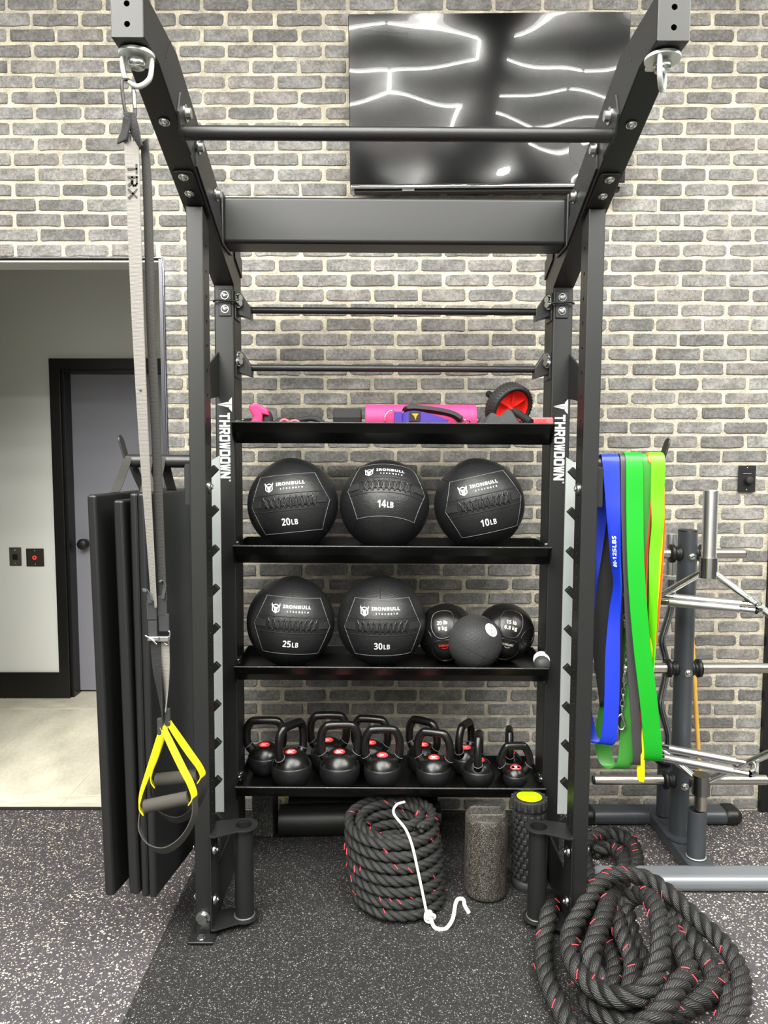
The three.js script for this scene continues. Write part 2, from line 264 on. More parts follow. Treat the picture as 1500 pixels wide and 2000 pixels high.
  part('plate', rbox(.114, .116, .008, 0, 0, .004, .004), std({ color: 0x4c4742, roughness: .35, metalness: .6 }), eb);
  part('red_ring_light', new THREE.TorusGeometry(.01, .0032, 8, 20).translate(-.002, -.001, .009), std({ color: 0xd83a3a, emissive: 0xff2a22, emissiveIntensity: 1.2, roughness: .4 }), eb);
  for (const s of [-1, 1]) part('screw', new THREE.SphereGeometry(.0045, 10, 6).scale(1, 1, .5).translate(0, s * .043, .009), M.zinc, eb);
}

// ---------------------------------------------------------------- ceiling lights: LED tubes laid out as honeycombs
{
  const tubeMat = std({ color: 0xffffff, emissive: LED_COLOR, emissiveIntensity: 14 });
  const housing = std({ color: 0x2a2a2a, roughness: .8 });
  function comb(label, xEdge, dir, cols, z0, rows, links) { // cells grow from xEdge in direction dir
    const g = thing('honeycomb_ceiling_light', label, 'ceiling light', [0, CEIL - .05, 0], 'honeycomb ceiling lights');
    const done = new Set(), hw = .52, a = .44, b = .2;
    const seg = (a, b) => {
      const key = [a, b].map(p => p.map(v => v.toFixed(2)).join()).sort().join('|'); if (done.has(key)) return; done.add(key);
      const L = Math.hypot(b[0] - a[0], b[1] - a[1]) - .02, ang = Math.atan2(-(b[1] - a[1]), b[0] - a[0]), cx = (a[0] + b[0]) / 2, cz = (a[1] + b[1]) / 2;
      const t = part('led_tube_light', rbox(L, .014, .016, 0, 0, 0, .005), tubeMat, g); t.position.set(cx, 0, cz); t.rotation.y = ang;
      const l = new THREE.RectAreaLight(LED_COLOR, LED_NITS, L, .016); l.position.set(cx, CEIL - .06, cz);
      l.rotation.order = 'YXZ'; l.rotation.y = ang; l.rotation.x = -Math.PI / 2; scene.add(l);
    };
    for (let c = 0; c < cols; c++) for (let k = 0; k < rows; k++) {
      const cx = xEdge + dir * ((2 * c + 1 + (k % 2)) * hw), cz = z0 + k * (a + b);
      const pt = [[0, -a], [hw, -b], [hw, b], [0, a], [-hw, b], [-hw, -b]].map(([p, q]) => [cx + p, cz + q]);
      for (let i = 0; i < 6; i++) { if (!links && c === 0 && i === 4) continue; seg(pt[i], pt[(i + 1) % 6]); }
    }
    part('suspension_plate', box(.3, .03, .3, xEdge + dir * hw, .035, z0), housing, g);
  }
  comb('honeycomb of white LED tubes on ceiling left of the screen', .52, -1, 3, 2.05, 3, true);
  comb('honeycomb of white LED tubes on ceiling right of the screen', .78, 1, 3, 1.95, 4, false);
  comb('honeycomb of white LED tubes towards the far end of ceiling', -.75, -1, 2, 4.3, 5, true);
  for (const [x, z] of [[.22, 5.2], [1.15, 5.2], [2.1, 5.2], [-1.6, 5.2]]) {
    const d = thing('downlight', 'small round white downlight at the room end, mirrored in the screen', 'downlight', [x, CEIL, z], 'downlights at the far end of the ceiling');
    part('bezel', new THREE.TorusGeometry(.07, .012, 8, 28).rotateX(Math.PI / 2).translate(0, -.006, 0), housing, d);
    part('downlight_lens', new THREE.CylinderGeometry(.062, .062, .008, 28).translate(0, -.006, 0), tubeMat, d);
    const p = new THREE.PointLight(LED_COLOR, DOWNLIGHT_CANDELA); p.position.set(x, CEIL - .05, z); p.castShadow = true; p.shadow.radius = 3; scene.add(p);
  }
}

// ---------------------------------------------------------------- storage rack
const RX0 = .022, LEAN = -.006;
const rackToWorld = (x, y, z) => { const c = Math.cos(LEAN), s = Math.sin(LEAN); return V(RX0 + x * c - y * s, x * s + y * c, z); };
const rack = thing('storage_rack', 'tall black steel rig with four shelves and overhead arms', 'rack', [RX0, 0, 0]); rack.rotation.z = LEAN;
const hexHead = mergeGeometries([clean(new THREE.CylinderGeometry(.0165, .0165, .003, 24).rotateX(Math.PI / 2).translate(0, 0, .0015)), clean(new THREE.CylinderGeometry(.0115, .0125, .009, 6).rotateX(Math.PI / 2).translate(0, 0, .0075))]);
const domeHead = mergeGeometries([clean(new THREE.CylinderGeometry(.0125, .0125, .002, 20).rotateX(Math.PI / 2).translate(0, 0, .001)), clean(new THREE.SphereGeometry(.0105, 18, 9, 0, Math.PI * 2, 0, Math.PI / 2).rotateX(Math.PI / 2).scale(1, 1, .55).translate(0, 0, .002)), clean(new THREE.TorusGeometry(.0042, .0014, 6, 12).translate(0, 0, .0078))]);
function bolt(parent, geo, p, n, k = 1) { const m = part('bolt', geo, M.zinc, parent); m.position.copy(p); m.quaternion.setFromUnitVectors(V(0, 0, 1), n.clone().normalize()); m.scale.setScalar(k); return m; }
const UPX = .6155, SHELVES = [1.693, 1.249, .804, .35];
const armLow = z => 2.1875 + .372 * (z - .455);
for (const s of [-1, 1]) {
  // front upright: 50 x 80 mm tube, drilled sides
  const H = 2.333, y0 = .012, plate = () => { const q = shapeOf([[.79, y0], [.87, y0], [.87, H - .0], [.79, H - .03]]); for (let y = H - .11; y > 1.28; y -= .0765) addHole(q, .83, y, .0068); for (let y = 1.27; y > .18; y -= .038) addHole(q, .83, y, .0058); return q; };
  function addHole(q, z, y, rr) { const h = new THREE.Path(); h.absarc(z, y, rr, 0, Math.PI * 2, true); q.holes.push(h); }
  const up = part('front_upright', [
    sideExtrude(plate(), s * UPX - .025, .004), sideExtrude(plate(), s * UPX + .021, .004),
    rbox(.05, H - y0, .006, s * UPX, (H + y0) / 2, .868, .003), rbox(.05, H - y0 - .03, .005, s * UPX, (H + y0) / 2 - .015, .7925, .002)], M.steel, rack);
  part('foot_plate', [rbox(.085, .008, .15, s * UPX, .005, .845, .003), rbox(.046, .05, .006, s * UPX, .03, .874, .002)], M.steel, up);
  bolt(up, hexHead, V(s * UPX, .062, .872), V(0, 0, 1), 1.45); bolt(up, hexHead, V(s * UPX, .01, .902), V(0, 1, 0), .8);
  for (const y of [.285, .115]) { bolt(up, domeHead, V(s * (UPX - .0255) - s * .008, y, .855), V(-s, 0, 0), 1.5); bolt(up, domeHead, V(s * (UPX + .026), y, .84), V(s, 0, 0), 1.3); }
  bolt(up, domeHead, V(s * (UPX - .025), 1.475, .83), V(-s, 0, 0), 1.5);
  // rear upright
  const rear = part('rear_upright', rbox(.072, 2.34, .14, s * UPX, 1.18, .385, .006, 3), M.steel, rack);
  part('rear_foot_plate', rbox(.1, .008, .2, s * (UPX - .02), .005, .385, .003), M.steel, rear); bolt(rear, hexHead, V(s * (UPX - .055), .009, .44), V(0, 1, 0), .8);
  // overhead arm, 75 mm wide, bent level near its end; the end plate is drilled
  const prof = shapeOf([[.455, 2.1875], [1.335, 2.515], [1.45, 2.515], [1.45, 2.622], [1.18, 2.622], [.455, 2.357]]);
  let armG = clean(sideExtrude(prof, s * UPX - .0375, .075, .003));
  const ev = new Evaluator(); ev.attributes = ['position', 'normal', 'uv'];
  let br = new Brush(armG); br.updateMatrixWorld();
  for (const y of [2.5873, 2.5433]) { const h = new Brush(clean(new THREE.CylinderGeometry(.0068, .0068, .09, 18).rotateX(Math.PI / 2).translate(s * UPX, y, 1.43))); h.updateMatrixWorld(); br = ev.evaluate(br, h, SUBTRACTION); br.updateMatrixWorld(); }
  const arm = part('overhead_arm', br.geometry, M.steel, rack);
  part('weld_seam', rod(V(s * (UPX - .0378), 2.56, 1.275), V(s * (UPX - .0378), 2.618, 1.235), .0016, .0016, 6), M.steelBar, arm);
  const sl = Math.atan(.372), dn = V(0, -Math.cos(sl), Math.sin(sl)), fw = V(0, Math.sin(sl), Math.cos(sl));
  const under = (z, off = 0) => V(s * UPX, armLow(z), z).addScaledVector(dn, off);
  { // bracket plate under the arm, folded from the top of the upright
    const g = extrude((() => { const q = new THREE.Shape(); q.moveTo(-.03, 0); q.lineTo(.03, 0); q.lineTo(.03, .125); q.quadraticCurveTo(.03, .142, .013, .142); q.lineTo(-.013, .142); q.quadraticCurveTo(-.03, .142, -.03, .125); q.closePath(); return q; })(), .006, .001);
    g.applyMatrix4(new THREE.Matrix4().makeBasis(V(1, 0, 0), fw, V(1, 0, 0).cross(fw))); const o = under(.87, .001); g.translate(o.x, o.y, o.z); part('arm_bracket', g, M.steel, arm);
    bolt(arm, domeHead, under(.985, .008), dn, 1.15); bolt(arm, domeHead, under(.92, .008), dn, 1.15); bolt(arm, domeHead, under(1.17, .002), dn, 1.15);
  }
  // long joint plate and pull-up bar flange on the arm's inner face
  const inner = s * (UPX - .0375), pf = (pts) => sideExtrude(shapeOf(pts), s > 0 ? inner - .006 : inner, .006, .001);
  part('joint_plate', pf([[.66, armLow(.66) + .01], [1.0, armLow(1.0) + .012], [1.0, armLow(1.0) + .05], [.97, armLow(.97) + .085], [.66, armLow(.66) + .085]]), M.steel, arm);
  part('bar_flange', pf([[1.06, 2.41], [1.17, 2.43], [1.19, 2.47], [1.165, 2.53], [1.09, 2.52], [1.05, 2.45]]), M.steel, arm);
  const nIn = V(-s, 0, 0);
  bolt(arm, hexHead, V(inner - s * .006, 2.494, 1.124), nIn, 1.35); bolt(arm, hexHead, V(inner - s * .006, 2.462, .984), nIn, 1.2); bolt(arm, hexHead, V(inner - s * .006, 2.405, .762), nIn, 1.3);
  part('arm_gusset', sideExtrude(shapeOf([[.32, 2.245], [.455, 2.29], [.455, 2.35], [.32, 2.31]]), s > 0 ? s * (UPX - .036) - .006 : s * (UPX - .036), .006, .001), M.steel, rack);
  // bracket and hook wire on the rear upright
  part('wire_bracket', rbox(.046, .095, .005, s * (UPX - .004), 2.126, .4575, .004), M.steel, rear);
  for (const y of [2.152, 2.104]) bolt(rear, domeHead, V(s * (UPX - .004), y, .46), V(0, 0, 1), 1.15);
  part('hook_wire', tube([V(s * (UPX + .036), 2.128, .47), V(s * (UPX + .02), 2.134, .475), V(s * (UPX - .01), 2.131, .474), V(s * (UPX - .04), 2.13, .47), V(s * (UPX - .05), 2.118, .455)], .0042, 30, 8), M.plastic, rack);
  // rear bars' brackets
  for (const y of [2.114, 1.903]) {
    const bb = part('bar_bracket', [rbox(.006, .1, .09, s * (UPX - .039), y + .008, .4, .002), sided(extrude(shapeOf([[0, -.034], [.05, -.05], [.05, -.012], [.012, .045], [0, .045]]), .05, .002), s).translate(s * (UPX - .041), y + .012, .37)], M.steelBar, rack);
    for (const [dy, dz] of [[.036, .425], [.016, .433]]) bolt(bb, hexHead, V(s * (UPX - .046), y + dy, dz), V(-s, 0, .6), 1.05);
  }
  // side brace between the uprights
  { const a = V(s * .641, 1.957, .44), b = V(s * .641, 1.792, .44), c = V(s * .655, 1.738, .80), d = V(s * .655, 1.79, .80), g = new THREE.BufferGeometry(), t = V(.006, 0, 0);
    const q = [a, b, c, d], pts = [...q, ...q.map(v => v.clone().add(t))], f = [[0, 1, 2], [0, 2, 3], [4, 6, 5], [4, 7, 6], [0, 4, 5], [0, 5, 1], [1, 5, 6], [1, 6, 2], [2, 6, 7], [2, 7, 3], [3, 7, 4], [3, 4, 0]];
    g.setAttribute('position', new THREE.Float32BufferAttribute(f.flat().flatMap(i => pts[i].toArray()), 3)); g.computeVertexNormals(); part('side_brace', clean(g), M.steel, rack); }
  part('base_brace', [rbox(.008, .17, .34, s * .592, .095, .625, .002), rbox(.05, .05, .34, s * UPX, .035, .625, .004)], M.steel, rack);
  // barbell holder: grey wear strip with black hooks
  const strip = part('wear_strip', sided(extrude(shapeOf([[-.03, .3], [.03, .3], [.03, 1.575], [-.02, 1.545], [-.03, 1.53]]), .008, .001), s).translate(s * .628, 0, .622), M.uhmw, rack);
  const hookG = rbox(.062, .024, .018, 0, 0, 0, .002), hookMat = std({ color: 0x0b0b0b, roughness: .6 });
  for (let k = 0; k < 10; k++) { const m = part('bar_hook', hookG, hookMat, strip); m.position.set(s * .612, 1.513 - k * .1335, .72); m.rotation.z = -s * .8; }
  // bar cup beside the foot
  const cx = s * .493, cz = .803;
  const cup = (hole) => { const q = new THREE.Shape(); q.moveTo(s * .588, .885); q.lineTo(s * .572, .885); q.quadraticCurveTo(cx + s * .05, .868, cx + s * .012, cz + .046); const a0 = s > 0 ? Math.PI * .42 : Math.PI * .58, a1 = s > 0 ? Math.PI * 1.6 : -Math.PI * .6; q.absarc(cx, cz, .047, a0, a1, s < 0); q.quadraticCurveTo(cx + s * .05, .765, s * .588, .78); q.closePath(); if (hole) { const h = new THREE.Path(); h.absarc(cx, cz, hole, 0, Math.PI * 2, true); q.holes.push(h); } return q; };
  part('cup_plate', flatExtrude(cup(.0285), .338, .006, .001), M.steel, rack); part('cup_plate', flatExtrude(cup(0), .022, .006, .001), M.steel, rack);
  const ct = part('cup_tube', lathe([[.0285, .344], [.0285, .03], [.0315, .03], [.0315, .338]], 28).translate(cx, 0, cz), M.steel, rack);
  part('cup_weld', new THREE.TorusGeometry(.033, .003, 8, 28).rotateX(Math.PI / 2).translate(cx, .03, cz), std({ color: 0x6a6c6b, roughness: .4, metalness: .5 }), ct);
  part('cup_mount', rbox(.005, .325, .1, s * .588, .183, .832, .002), M.steel, rack);
  // storage peg with end flap on the outside
  part('peg_bracket', sideExtrude(shapeOf([[.80, 1.42], [.86, 1.42], [.86, 1.54], [.845, 1.552], [.80, 1.552]]), s > 0 ? UPX + .026 : -UPX - .045, .019, .002), M.steel, rack);
  const peg = part('storage_peg', rod(V(s * (UPX + .02), 1.556, .83), V(s * .848, 1.556, .83), .021, .021, 28), M.steelBar, rack);
  { const q = new THREE.Shape(); q.absarc(0, .062, .021, 0, Math.PI, false); q.absarc(0, 0, .021, Math.PI, 2 * Math.PI, false); q.closePath();
    part('peg_flap', sideExtrude(q, -.003, .006, .0012).rotateZ(-s * .27).translate(s * .85, 1.558, .83), M.steel, peg); }
  // swivel eye under the arm end
  const ex = s * UPX, eye = part('eye_plate', [new THREE.CylinderGeometry(.041, .041, .007, 36).translate(ex, 2.508, 1.385), rbox(.05, .018, .02, ex, 2.512, 1.345, .003)], M.zincPlain, rack);
  part('eye_hub', lathe([[0, -.026], [.017, -.026], [.021, -.02], [.021, -.008], [.012, -.004], [.012, 0]], 24).translate(ex, 2.506, 1.385), M.zinc, eye);
  const ring = part('eye_ring', tube([V(-.032, 0, 0), V(-.033, -.02, 0), V(-.026, -.05, 0), V(0, -.066, 0), V(.026, -.05, 0), V(.033, -.02, 0), V(.032, 0, 0)], .0062, 48, 12), M.zincPlain, eye);
  ring.position.set(ex, 2.505, 1.385); ring.rotation.y = s > 0 ? 1.05 : .1;
}
part('cross_beam', rbox(2 * (UPX - .0375) - .004, .152, .125, 0, 2.36, .5925, .013, 4), M.steel, rack);
for (const s of [-1, 1]) part('beam_end_plate', rbox(.008, .17, .15, s * (UPX - .042), 2.36, .597, .003), M.steelBar, rack);
part('pull_up_bar', rod(V(-UPX + .03, 2.442, 1.127), V(UPX - .03, 2.442, 1.127), .0185, .0185, 28), M.steelBar, rack);
part('rear_bar', rod(V(-.53, 2.112, .395), V(.53, 2.112, .395), .0125, .0125, 24), M.steelBar, rack);
part('rear_bar', rod(V(-.53, 1.901, .395), V(.53, 1.901, .395), .0125, .0125, 24), M.steelBar, rack);
for (const y of SHELVES) {
  const W = .575, sh = part('shelf', [
    sideExtrude(shapeOf([[.54, y], [.5372, y + .002], [.505, y - .029], [.505, y - .032], [.4525, y - .07], [.456, y - .073], [.51, y - .035]]), -W, 2 * W),
    box(2 * W, .003, .275, 0, y - .0315, .3725), rbox(2 * W, .034, .004, 0, y - .016, .237, .001)], M.shelf, rack);
  part('shelf_lip', rod(V(-W, y, .5385), V(W, y, .5385), .0032, .0032, 10), std({ color: 0x3a3a3a, roughness: .22 }), sh);
  for (const s of [-1, 1]) {
    part('shelf_end', sideExtrude(shapeOf([[.54, y], [.53, y - .04], [.5, y - .068], [.456, y - .073], [.24, y - .034], [.24, y + .002], [.45, y + .004]]), s * W - .002, .004), M.shelf, sh);
    for (const z of [.452, .425]) bolt(sh, hexHead, V(s * (W - .004), y - .002, z), V(-s, .35, .5), .9);
  }
}
// lettering on the rear uprights: block letters cut from film, read from top to bottom
{
  const T = .2, glyph = { // boxes and polygons on a 1 x 1 cell
    T: [[[0, 1], [1, 1], [1, .78], [.63, .78], [.63, 0], [.37, 0], [.37, .78], [0, .78]]],
    H: [[[0, 0], [.28, 0], [.28, .38], [.72, .38], [.72, 0], [1, 0], [1, 1], [.72, 1], [.72, .62], [.28, .62], [.28, 1], [0, 1]]],
    R: [[[0, 0], [.28, 0], [.28, .36], [.45, .36], [.7, 0], [1, 0], [.76, .38], [.9, .42], [1, .52], [1, .88], [.88, 1], [0, 1]], [[.28, .56], [.7, .56], [.7, .79], [.28, .79]]],
    O: [[[.12, 0], [.88, 0], [1, .12], [1, .88], [.88, 1], [.12, 1], [0, .88], [0, .12]], [[.28, .22], [.72, .22], [.72, .78], [.28, .78]]],
    W: [[[0, 1], [.18, 0], [.42, 0], [.5, .42], [.58, 0], [.82, 0], [1, 1], [.78, 1], [.69, .42], [.6, 1], [.4, 1], [.31, .42], [.22, 1]]],
    D: [[[0, 0], [.82, 0], [1, .16], [1, .84], [.82, 1], [0, 1]], [[.28, .22], [.7, .22], [.7, .78], [.28, .78]]],
    N: [[[0, 0], [.27, 0], [.27, .55], [.72, 0], [1, 0], [1, 1], [.73, 1], [.73, .45], [.28, 1], [0, 1]]],
  };
  for (const s of [-1, 1]) {
    const x0 = s * UPX - .0215 + (s > 0 ? .001 : 0), hgt = .039, top = 1.7305, len = .243, word = 'THROWDOWN', adv = len / word.length;
    const lg = new THREE.Group(); lg.name = 'lettering'; rack.add(lg);
    [...word].forEach((ch, i) => {
      const [o, h] = glyph[ch], w = adv * .9, map = ([a, b]) => [x0 + b * hgt, top - i * adv - a * w];
      const q = shapeOf(o.map(map)); if (h) q.holes.push(new THREE.Path(h.map(p => V2(...map(p)))));
      part('letter', extrude(q, .0008).translate(0, 0, .4551), M.print, lg);
    });
    const e = (pts) => extrude(shapeOf(pts.map(([a, b]) => [x0 - .006 + a, 1.7335 + b])), .0008).translate(0, 0, .4551);
    part('emblem', [e([[.053, 0], [.042, .012], [.042, .0175], [.036, .0175], [0, .0262], [.053, .0262]]), e([[0, .0278], [.036, .0365], [.036, .036], [.042, .0365], [.042, .042], [.053, .054], [.053, .0278]])], M.print, lg);
    part('trademark_dot', new THREE.TorusGeometry(.0026, .0008, 6, 14).translate(x0 + .037, top - len - .006, .4553), M.print, lg);
  }
}

// ---------------------------------------------------------------- television
{
  const tv = thing('television', 'large wall-mounted television with dark glossy screen and chrome bottom edge', 'television', [.4185, 2.66, .105]); tv.rotation.set(.06, -.006, .006);
  part('cabinet', rbox(1.112, .652, .035, 0, .326, -.02, .006), M.plastic, tv);
  const g = new THREE.PlaneGeometry(1.106, .636, 90, 54), p = g.attributes.position;
  for (let i = 0; i < p.count; i++) { const x = p.getX(i), y = p.getY(i), e = Math.max(0, 1 - Math.pow(Math.abs(x) / .553, 8)) * Math.max(0, 1 - Math.pow(Math.abs(y) / .318, 8)); p.setZ(i, e * (.0009 * Math.sin(x * 9 + 1) + .0005 * Math.sin(x * 17 + y * 6) + .0005 * Math.sin(y * 11 + x * 3))); }
  g.computeVertexNormals();
  part('screen', g.translate(0, .333, -.001), phy({ color: 0x060607, roughness: .13, specularIntensity: .4, clearcoat: .5, clearcoatRoughness: .02 }), tv);
  part('chrome_edge', rbox(1.108, .013, .03, 0, .004, -.008, .005), M.chrome, tv);
  part('speaker_bar', rbox(1.08, .014, .03, 0, -.008, -.03, .004), M.plastic, tv);
  part('brand_tab', rbox(.05, .006, .008, -.32, -.006, -.012, .002), M.zincPlain, tv);
  part('wall_bracket', [box(.5, .3, .02, 0, .33, -.085), box(.04, .42, .05, -.2, .33, -.06), box(.04, .42, .05, .2, .33, -.06)], M.steelBar, tv);
}
// volume control on the brick wall
{
  const v = thing('volume_control', 'black wall plate with round volume knob on bricks', 'wall control', [1.557, 1.478, .009]);
  part('plate', rbox(.074, .114, .006, 0, 0, .003, .002), M.plastic, v);
  part('knob', lathe([[0, .024], [.012, .024], [.016, .02], [.018, .004], [.018, 0]], 26).rotateX(Math.PI / 2).translate(.004, -.006, .006), M.rubber, v);
  part('indicator', box(.034, .0015, .001, 0, .022, .0065), M.zincPlain, v);
  for (const s of [-1, 1]) part('screw', new THREE.SphereGeometry(.0035, 10, 6).scale(1, 1, .5).translate(0, s * .047, .006), M.zinc, v);
}

// ---------------------------------------------------------------- medicine balls on the middle shelves
function ballPoint(x, y, r) { const z = Math.sqrt(Math.max(0, 1 - x * x - y * y)), k = 1 + .04 * Math.exp(-Math.pow(Math.acos(Math.min(1, Math.abs(y))) / .33, 2)); return V(x * r * k, y * r * k, z * r * k); }
function sphereBody(r, f = () => 1, ws = 64, hs = 44) { const g = new THREE.SphereGeometry(1, ws, hs), p = g.attributes.position; for (let i = 0; i < p.count; i++) { const v = V(p.getX(i), p.getY(i), p.getZ(i)); const k = r * f(v); p.setXYZ(i, v.x * k, v.y * k, v.z * k); } g.computeVertexNormals(); return g; }
const HEX = [[-.57, .62], [.6, .62], [.86, .01], [.64, -.6], [-.57, -.6], [-.8, .01]];
function hexSpan(y) { const up = y > .01, t = up ? (y - .01) / .61 : (.01 - y) / .61; return up ? [-.8 + .23 * t, .86 - .26 * t] : [-.8 + .23 * t, .86 - .22 * t]; }
function arcPts(a, b, r, n, lift = 1.002) { return Array.from({ length: n + 1 }, (_, i) => { const t = i / n; return ballPoint(a[0] + (b[0] - a[0]) * t, a[1] + (b[1] - a[1]) * t, r).multiplyScalar(lift); }); }
function drawEmblem(c, x, y, s) { // horned head inside a hexagon
  c.save(); c.translate(x, y); c.scale(s, s); c.fillStyle = '#f4f4f2'; c.strokeStyle = '#f4f4f2'; c.lineWidth = .15; c.lineJoin = 'round';
  c.beginPath(); c.moveTo(-.62, -.3); c.lineTo(-.62, .5); c.lineTo(0, .92); c.lineTo(.62, .5); c.lineTo(.62, -.3); c.lineTo(.3, -.56); c.lineTo(0, -.66); c.lineTo(-.3, -.56); c.closePath(); c.stroke();
  for (const k of [-1, 1]) { c.beginPath(); c.moveTo(k * .5, -.2); c.quadraticCurveTo(k * .95, -.35, k * .72, -.92); c.quadraticCurveTo(k * .7, -.55, k * .35, -.42); c.closePath(); c.fill(); }
  c.beginPath(); c.moveTo(-.5, -.3); c.lineTo(0, -.15); c.lineTo(.5, -.3); c.lineTo(.34, .08); c.lineTo(.22, .6); c.lineTo(0, .74); c.lineTo(-.22, .6); c.lineTo(-.34, .08); c.closePath(); c.fill(); c.restore();
}
function wallBall(weight, pos, r, rx, ry, rz, label, logoX = 0) {
  const b = thing('medicine_ball', label, 'ball', pos, 'laced medicine balls on the rack'); b.rotation.set(rx, ry, rz, 'ZYX');
  const body = part('body', sphereBody(r * .994, v => 1 + .04 * Math.exp(-Math.pow(Math.acos(Math.min(1, Math.abs(v.y))) / .33, 2))), M.vinyl, b);
  const tex = canvas(1024, 768, (c, w, h) => {
    c.fillStyle = '#1d1e1f'; c.fillRect(0, 0, w, h); const X = x => (x + .9) / 1.8 * w, Y = y => (.65 - y) / 1.3 * h;
    drawEmblem(c, X(-.36 + logoX), Y(.385), 66); c.fillStyle = '#f4f4f2'; c.textBaseline = 'middle'; c.textAlign = 'left';
    c.save(); c.translate(X(-.21 + logoX), Y(.43)); c.scale(1.45, 1); c.font = 'bold 56px sans-serif'; c.fillText('IRONBULL', 0, 0, 240); c.restore();
    c.font = 'bold 27px sans-serif'; [...'STRENGTH'].forEach((ch, i) => c.fillText(ch, X(-.12 + logoX) + i * 36, Y(.33)));
    c.font = 'bold 122px sans-serif'; c.save(); c.translate(X(-.16), Y(-.37)); c.scale(.8, 1); c.fillText(weight, 0, 0); const tw = c.measureText(weight).width; c.font = 'bold 92px sans-serif'; c.fillText('LB', tw + 6, 10); c.restore();
  });
  const pos_ = [], uv = [], idx = [], nx = 40, ny = 34;
  for (let j = 0; j <= ny; j++) { const y = -.6 + 1.22 * j / ny, [a, c] = hexSpan(y); for (let i = 0; i <= nx; i++) { const x = a + (c - a) * i / nx, q = ballPoint(x, y, r * .9975); pos_.push(q.x, q.y, q.z); uv.push((x + .9) / 1.8, (y + .65) / 1.3); } }
  for (let j = 0; j < ny; j++) for (let i = 0; i < nx; i++) { const a = j * (nx + 1) + i; idx.push(a, a + 1, a + nx + 2, a, a + nx + 2, a + nx + 1); }
  const pg = new THREE.BufferGeometry(); pg.setAttribute('position', new THREE.Float32BufferAttribute(pos_, 3)); pg.setAttribute('uv', new THREE.Float32BufferAttribute(uv, 2)); pg.setIndex(idx); pg.computeVertexNormals();
  part('printed_panel', pg, phy({ map: tex, roughness: .4, bumpMap: leatherBump, bumpScale: .001 }), b);
  const seams = HEX.map((p, i) => new THREE.TubeGeometry(new THREE.CatmullRomCurve3(arcPts(p, HEX[(i + 1) % 6], r, 14, .9985)), 28, .0011, 6));
  part('piping', seams, M.seam, b);
  const dark = [[[-.02, .62], [-.02, .97]], [[-.02, -.6], [-.02, -.97]], [[-.57, .62], [-.68, .72]], [[.6, .62], [.68, .71]], [[-.57, -.6], [-.66, -.73]], [[.64, -.6], [.68, -.7]]].map(([a, c]) => new THREE.TubeGeometry(new THREE.CatmullRomCurve3(arcPts(a, c, r, 8, 1.0)), 16, .0012, 6));
  for (const y of [.215, -.13]) dark.push(new THREE.TubeGeometry(new THREE.CatmullRomCurve3(arcPts([hexSpan(y)[0], y], [hexSpan(y)[1], y], r, 20, .9975)), 40, .0016, 6));
  part('seam', dark, M.seamDark, b);
  const N = 4.5, xa = -.5, xb = .55; // crossed lacing
  const lace = [];
  for (const ph of [0, 1]) { const pts = []; for (let i = 0; i <= N * 2; i++) { const x = xa + (xb - xa) * i / (N * 2), y = ((i + ph) % 2 ? .155 : -.07); pts.push(ballPoint(x, y, r).multiplyScalar(((i + ph) % 2) ? 1.004 : 1.004)); const x2 = xa + (xb - xa) * (i + .5) / (N * 2); if (i < N * 2) pts.push(ballPoint(x2, .0425, r).multiplyScalar(1.011)); } lace.push(new THREE.TubeGeometry(new THREE.CatmullRomCurve3(pts, false, 'catmullrom', .2), 220, .003, 7)); }
  const lc = part('lacing', lace, std({ color: 0x1a1a1a, roughness: .3 }), b);
  const pleat = []; for (let i = 0; i < N * 2; i++) { const q = ballPoint(xa + (xb - xa) * (i + .5) / (N * 2), .0425, r * .985), g = new THREE.SphereGeometry(1, 12, 8).scale(.008, .017, .0065); g.applyQuaternion(new THREE.Quaternion().setFromUnitVectors(V(0, 0, 1), q.clone().normalize())); pleat.push(g.translate(q.x * 1.012, q.y * 1.012, q.z * 1.012)); }
  part('pleats', pleat, M.vinyl, b).userData.kind = 'stuff';
  const eyeG = []; for (let i = 0; i <= N * 2; i++) for (const y of [.16, -.075]) { const q = ballPoint(xa + (xb - xa) * i / (N * 2), y, r).multiplyScalar(1.001); eyeG.push(new THREE.SphereGeometry(.0034, 8, 6).translate(q.x, q.y, q.z)); }
  part('eyelets', eyeG, M.rubber, lc).userData.kind = 'stuff';
  for (const s of [-1, 1]) { const xc = s < 0 ? -.66 : .7, rows = [-.1, -.03, .04, .1].map(d => { const q = ballPoint(xc + d, .045, r * 1.004); return [q.x, q.y, q.z, 0, .072 * r, 0]; }); part('end_tab', ribbon(rows, .004, 10), M.web, b); }
  return b;
}
wallBall('20', [-.3444, 1.3925, .395], .1715, -.08, .0, .1, 'laced black medicine ball printed 20LB, tilted slightly left');
wallBall('14', [.002, 1.3915, .395], .1705, -.47, .0, -.04, 'laced black medicine ball printed 14LB, logo near its top');
wallBall('10', [.36, 1.3925, .395], .1715, -.06, .0, .22, 'laced black medicine ball printed 10LB, tilted left');
wallBall('25', [-.3566, .9435, .395], .1685, -.1, .12, -.09, 'laced black medicine ball printed 25LB above the kettlebells');
wallBall('30', [-.0098, .9455, .395], .1705, -.03, 0, -.0, 'laced black medicine ball printed 30LB, standing upright');

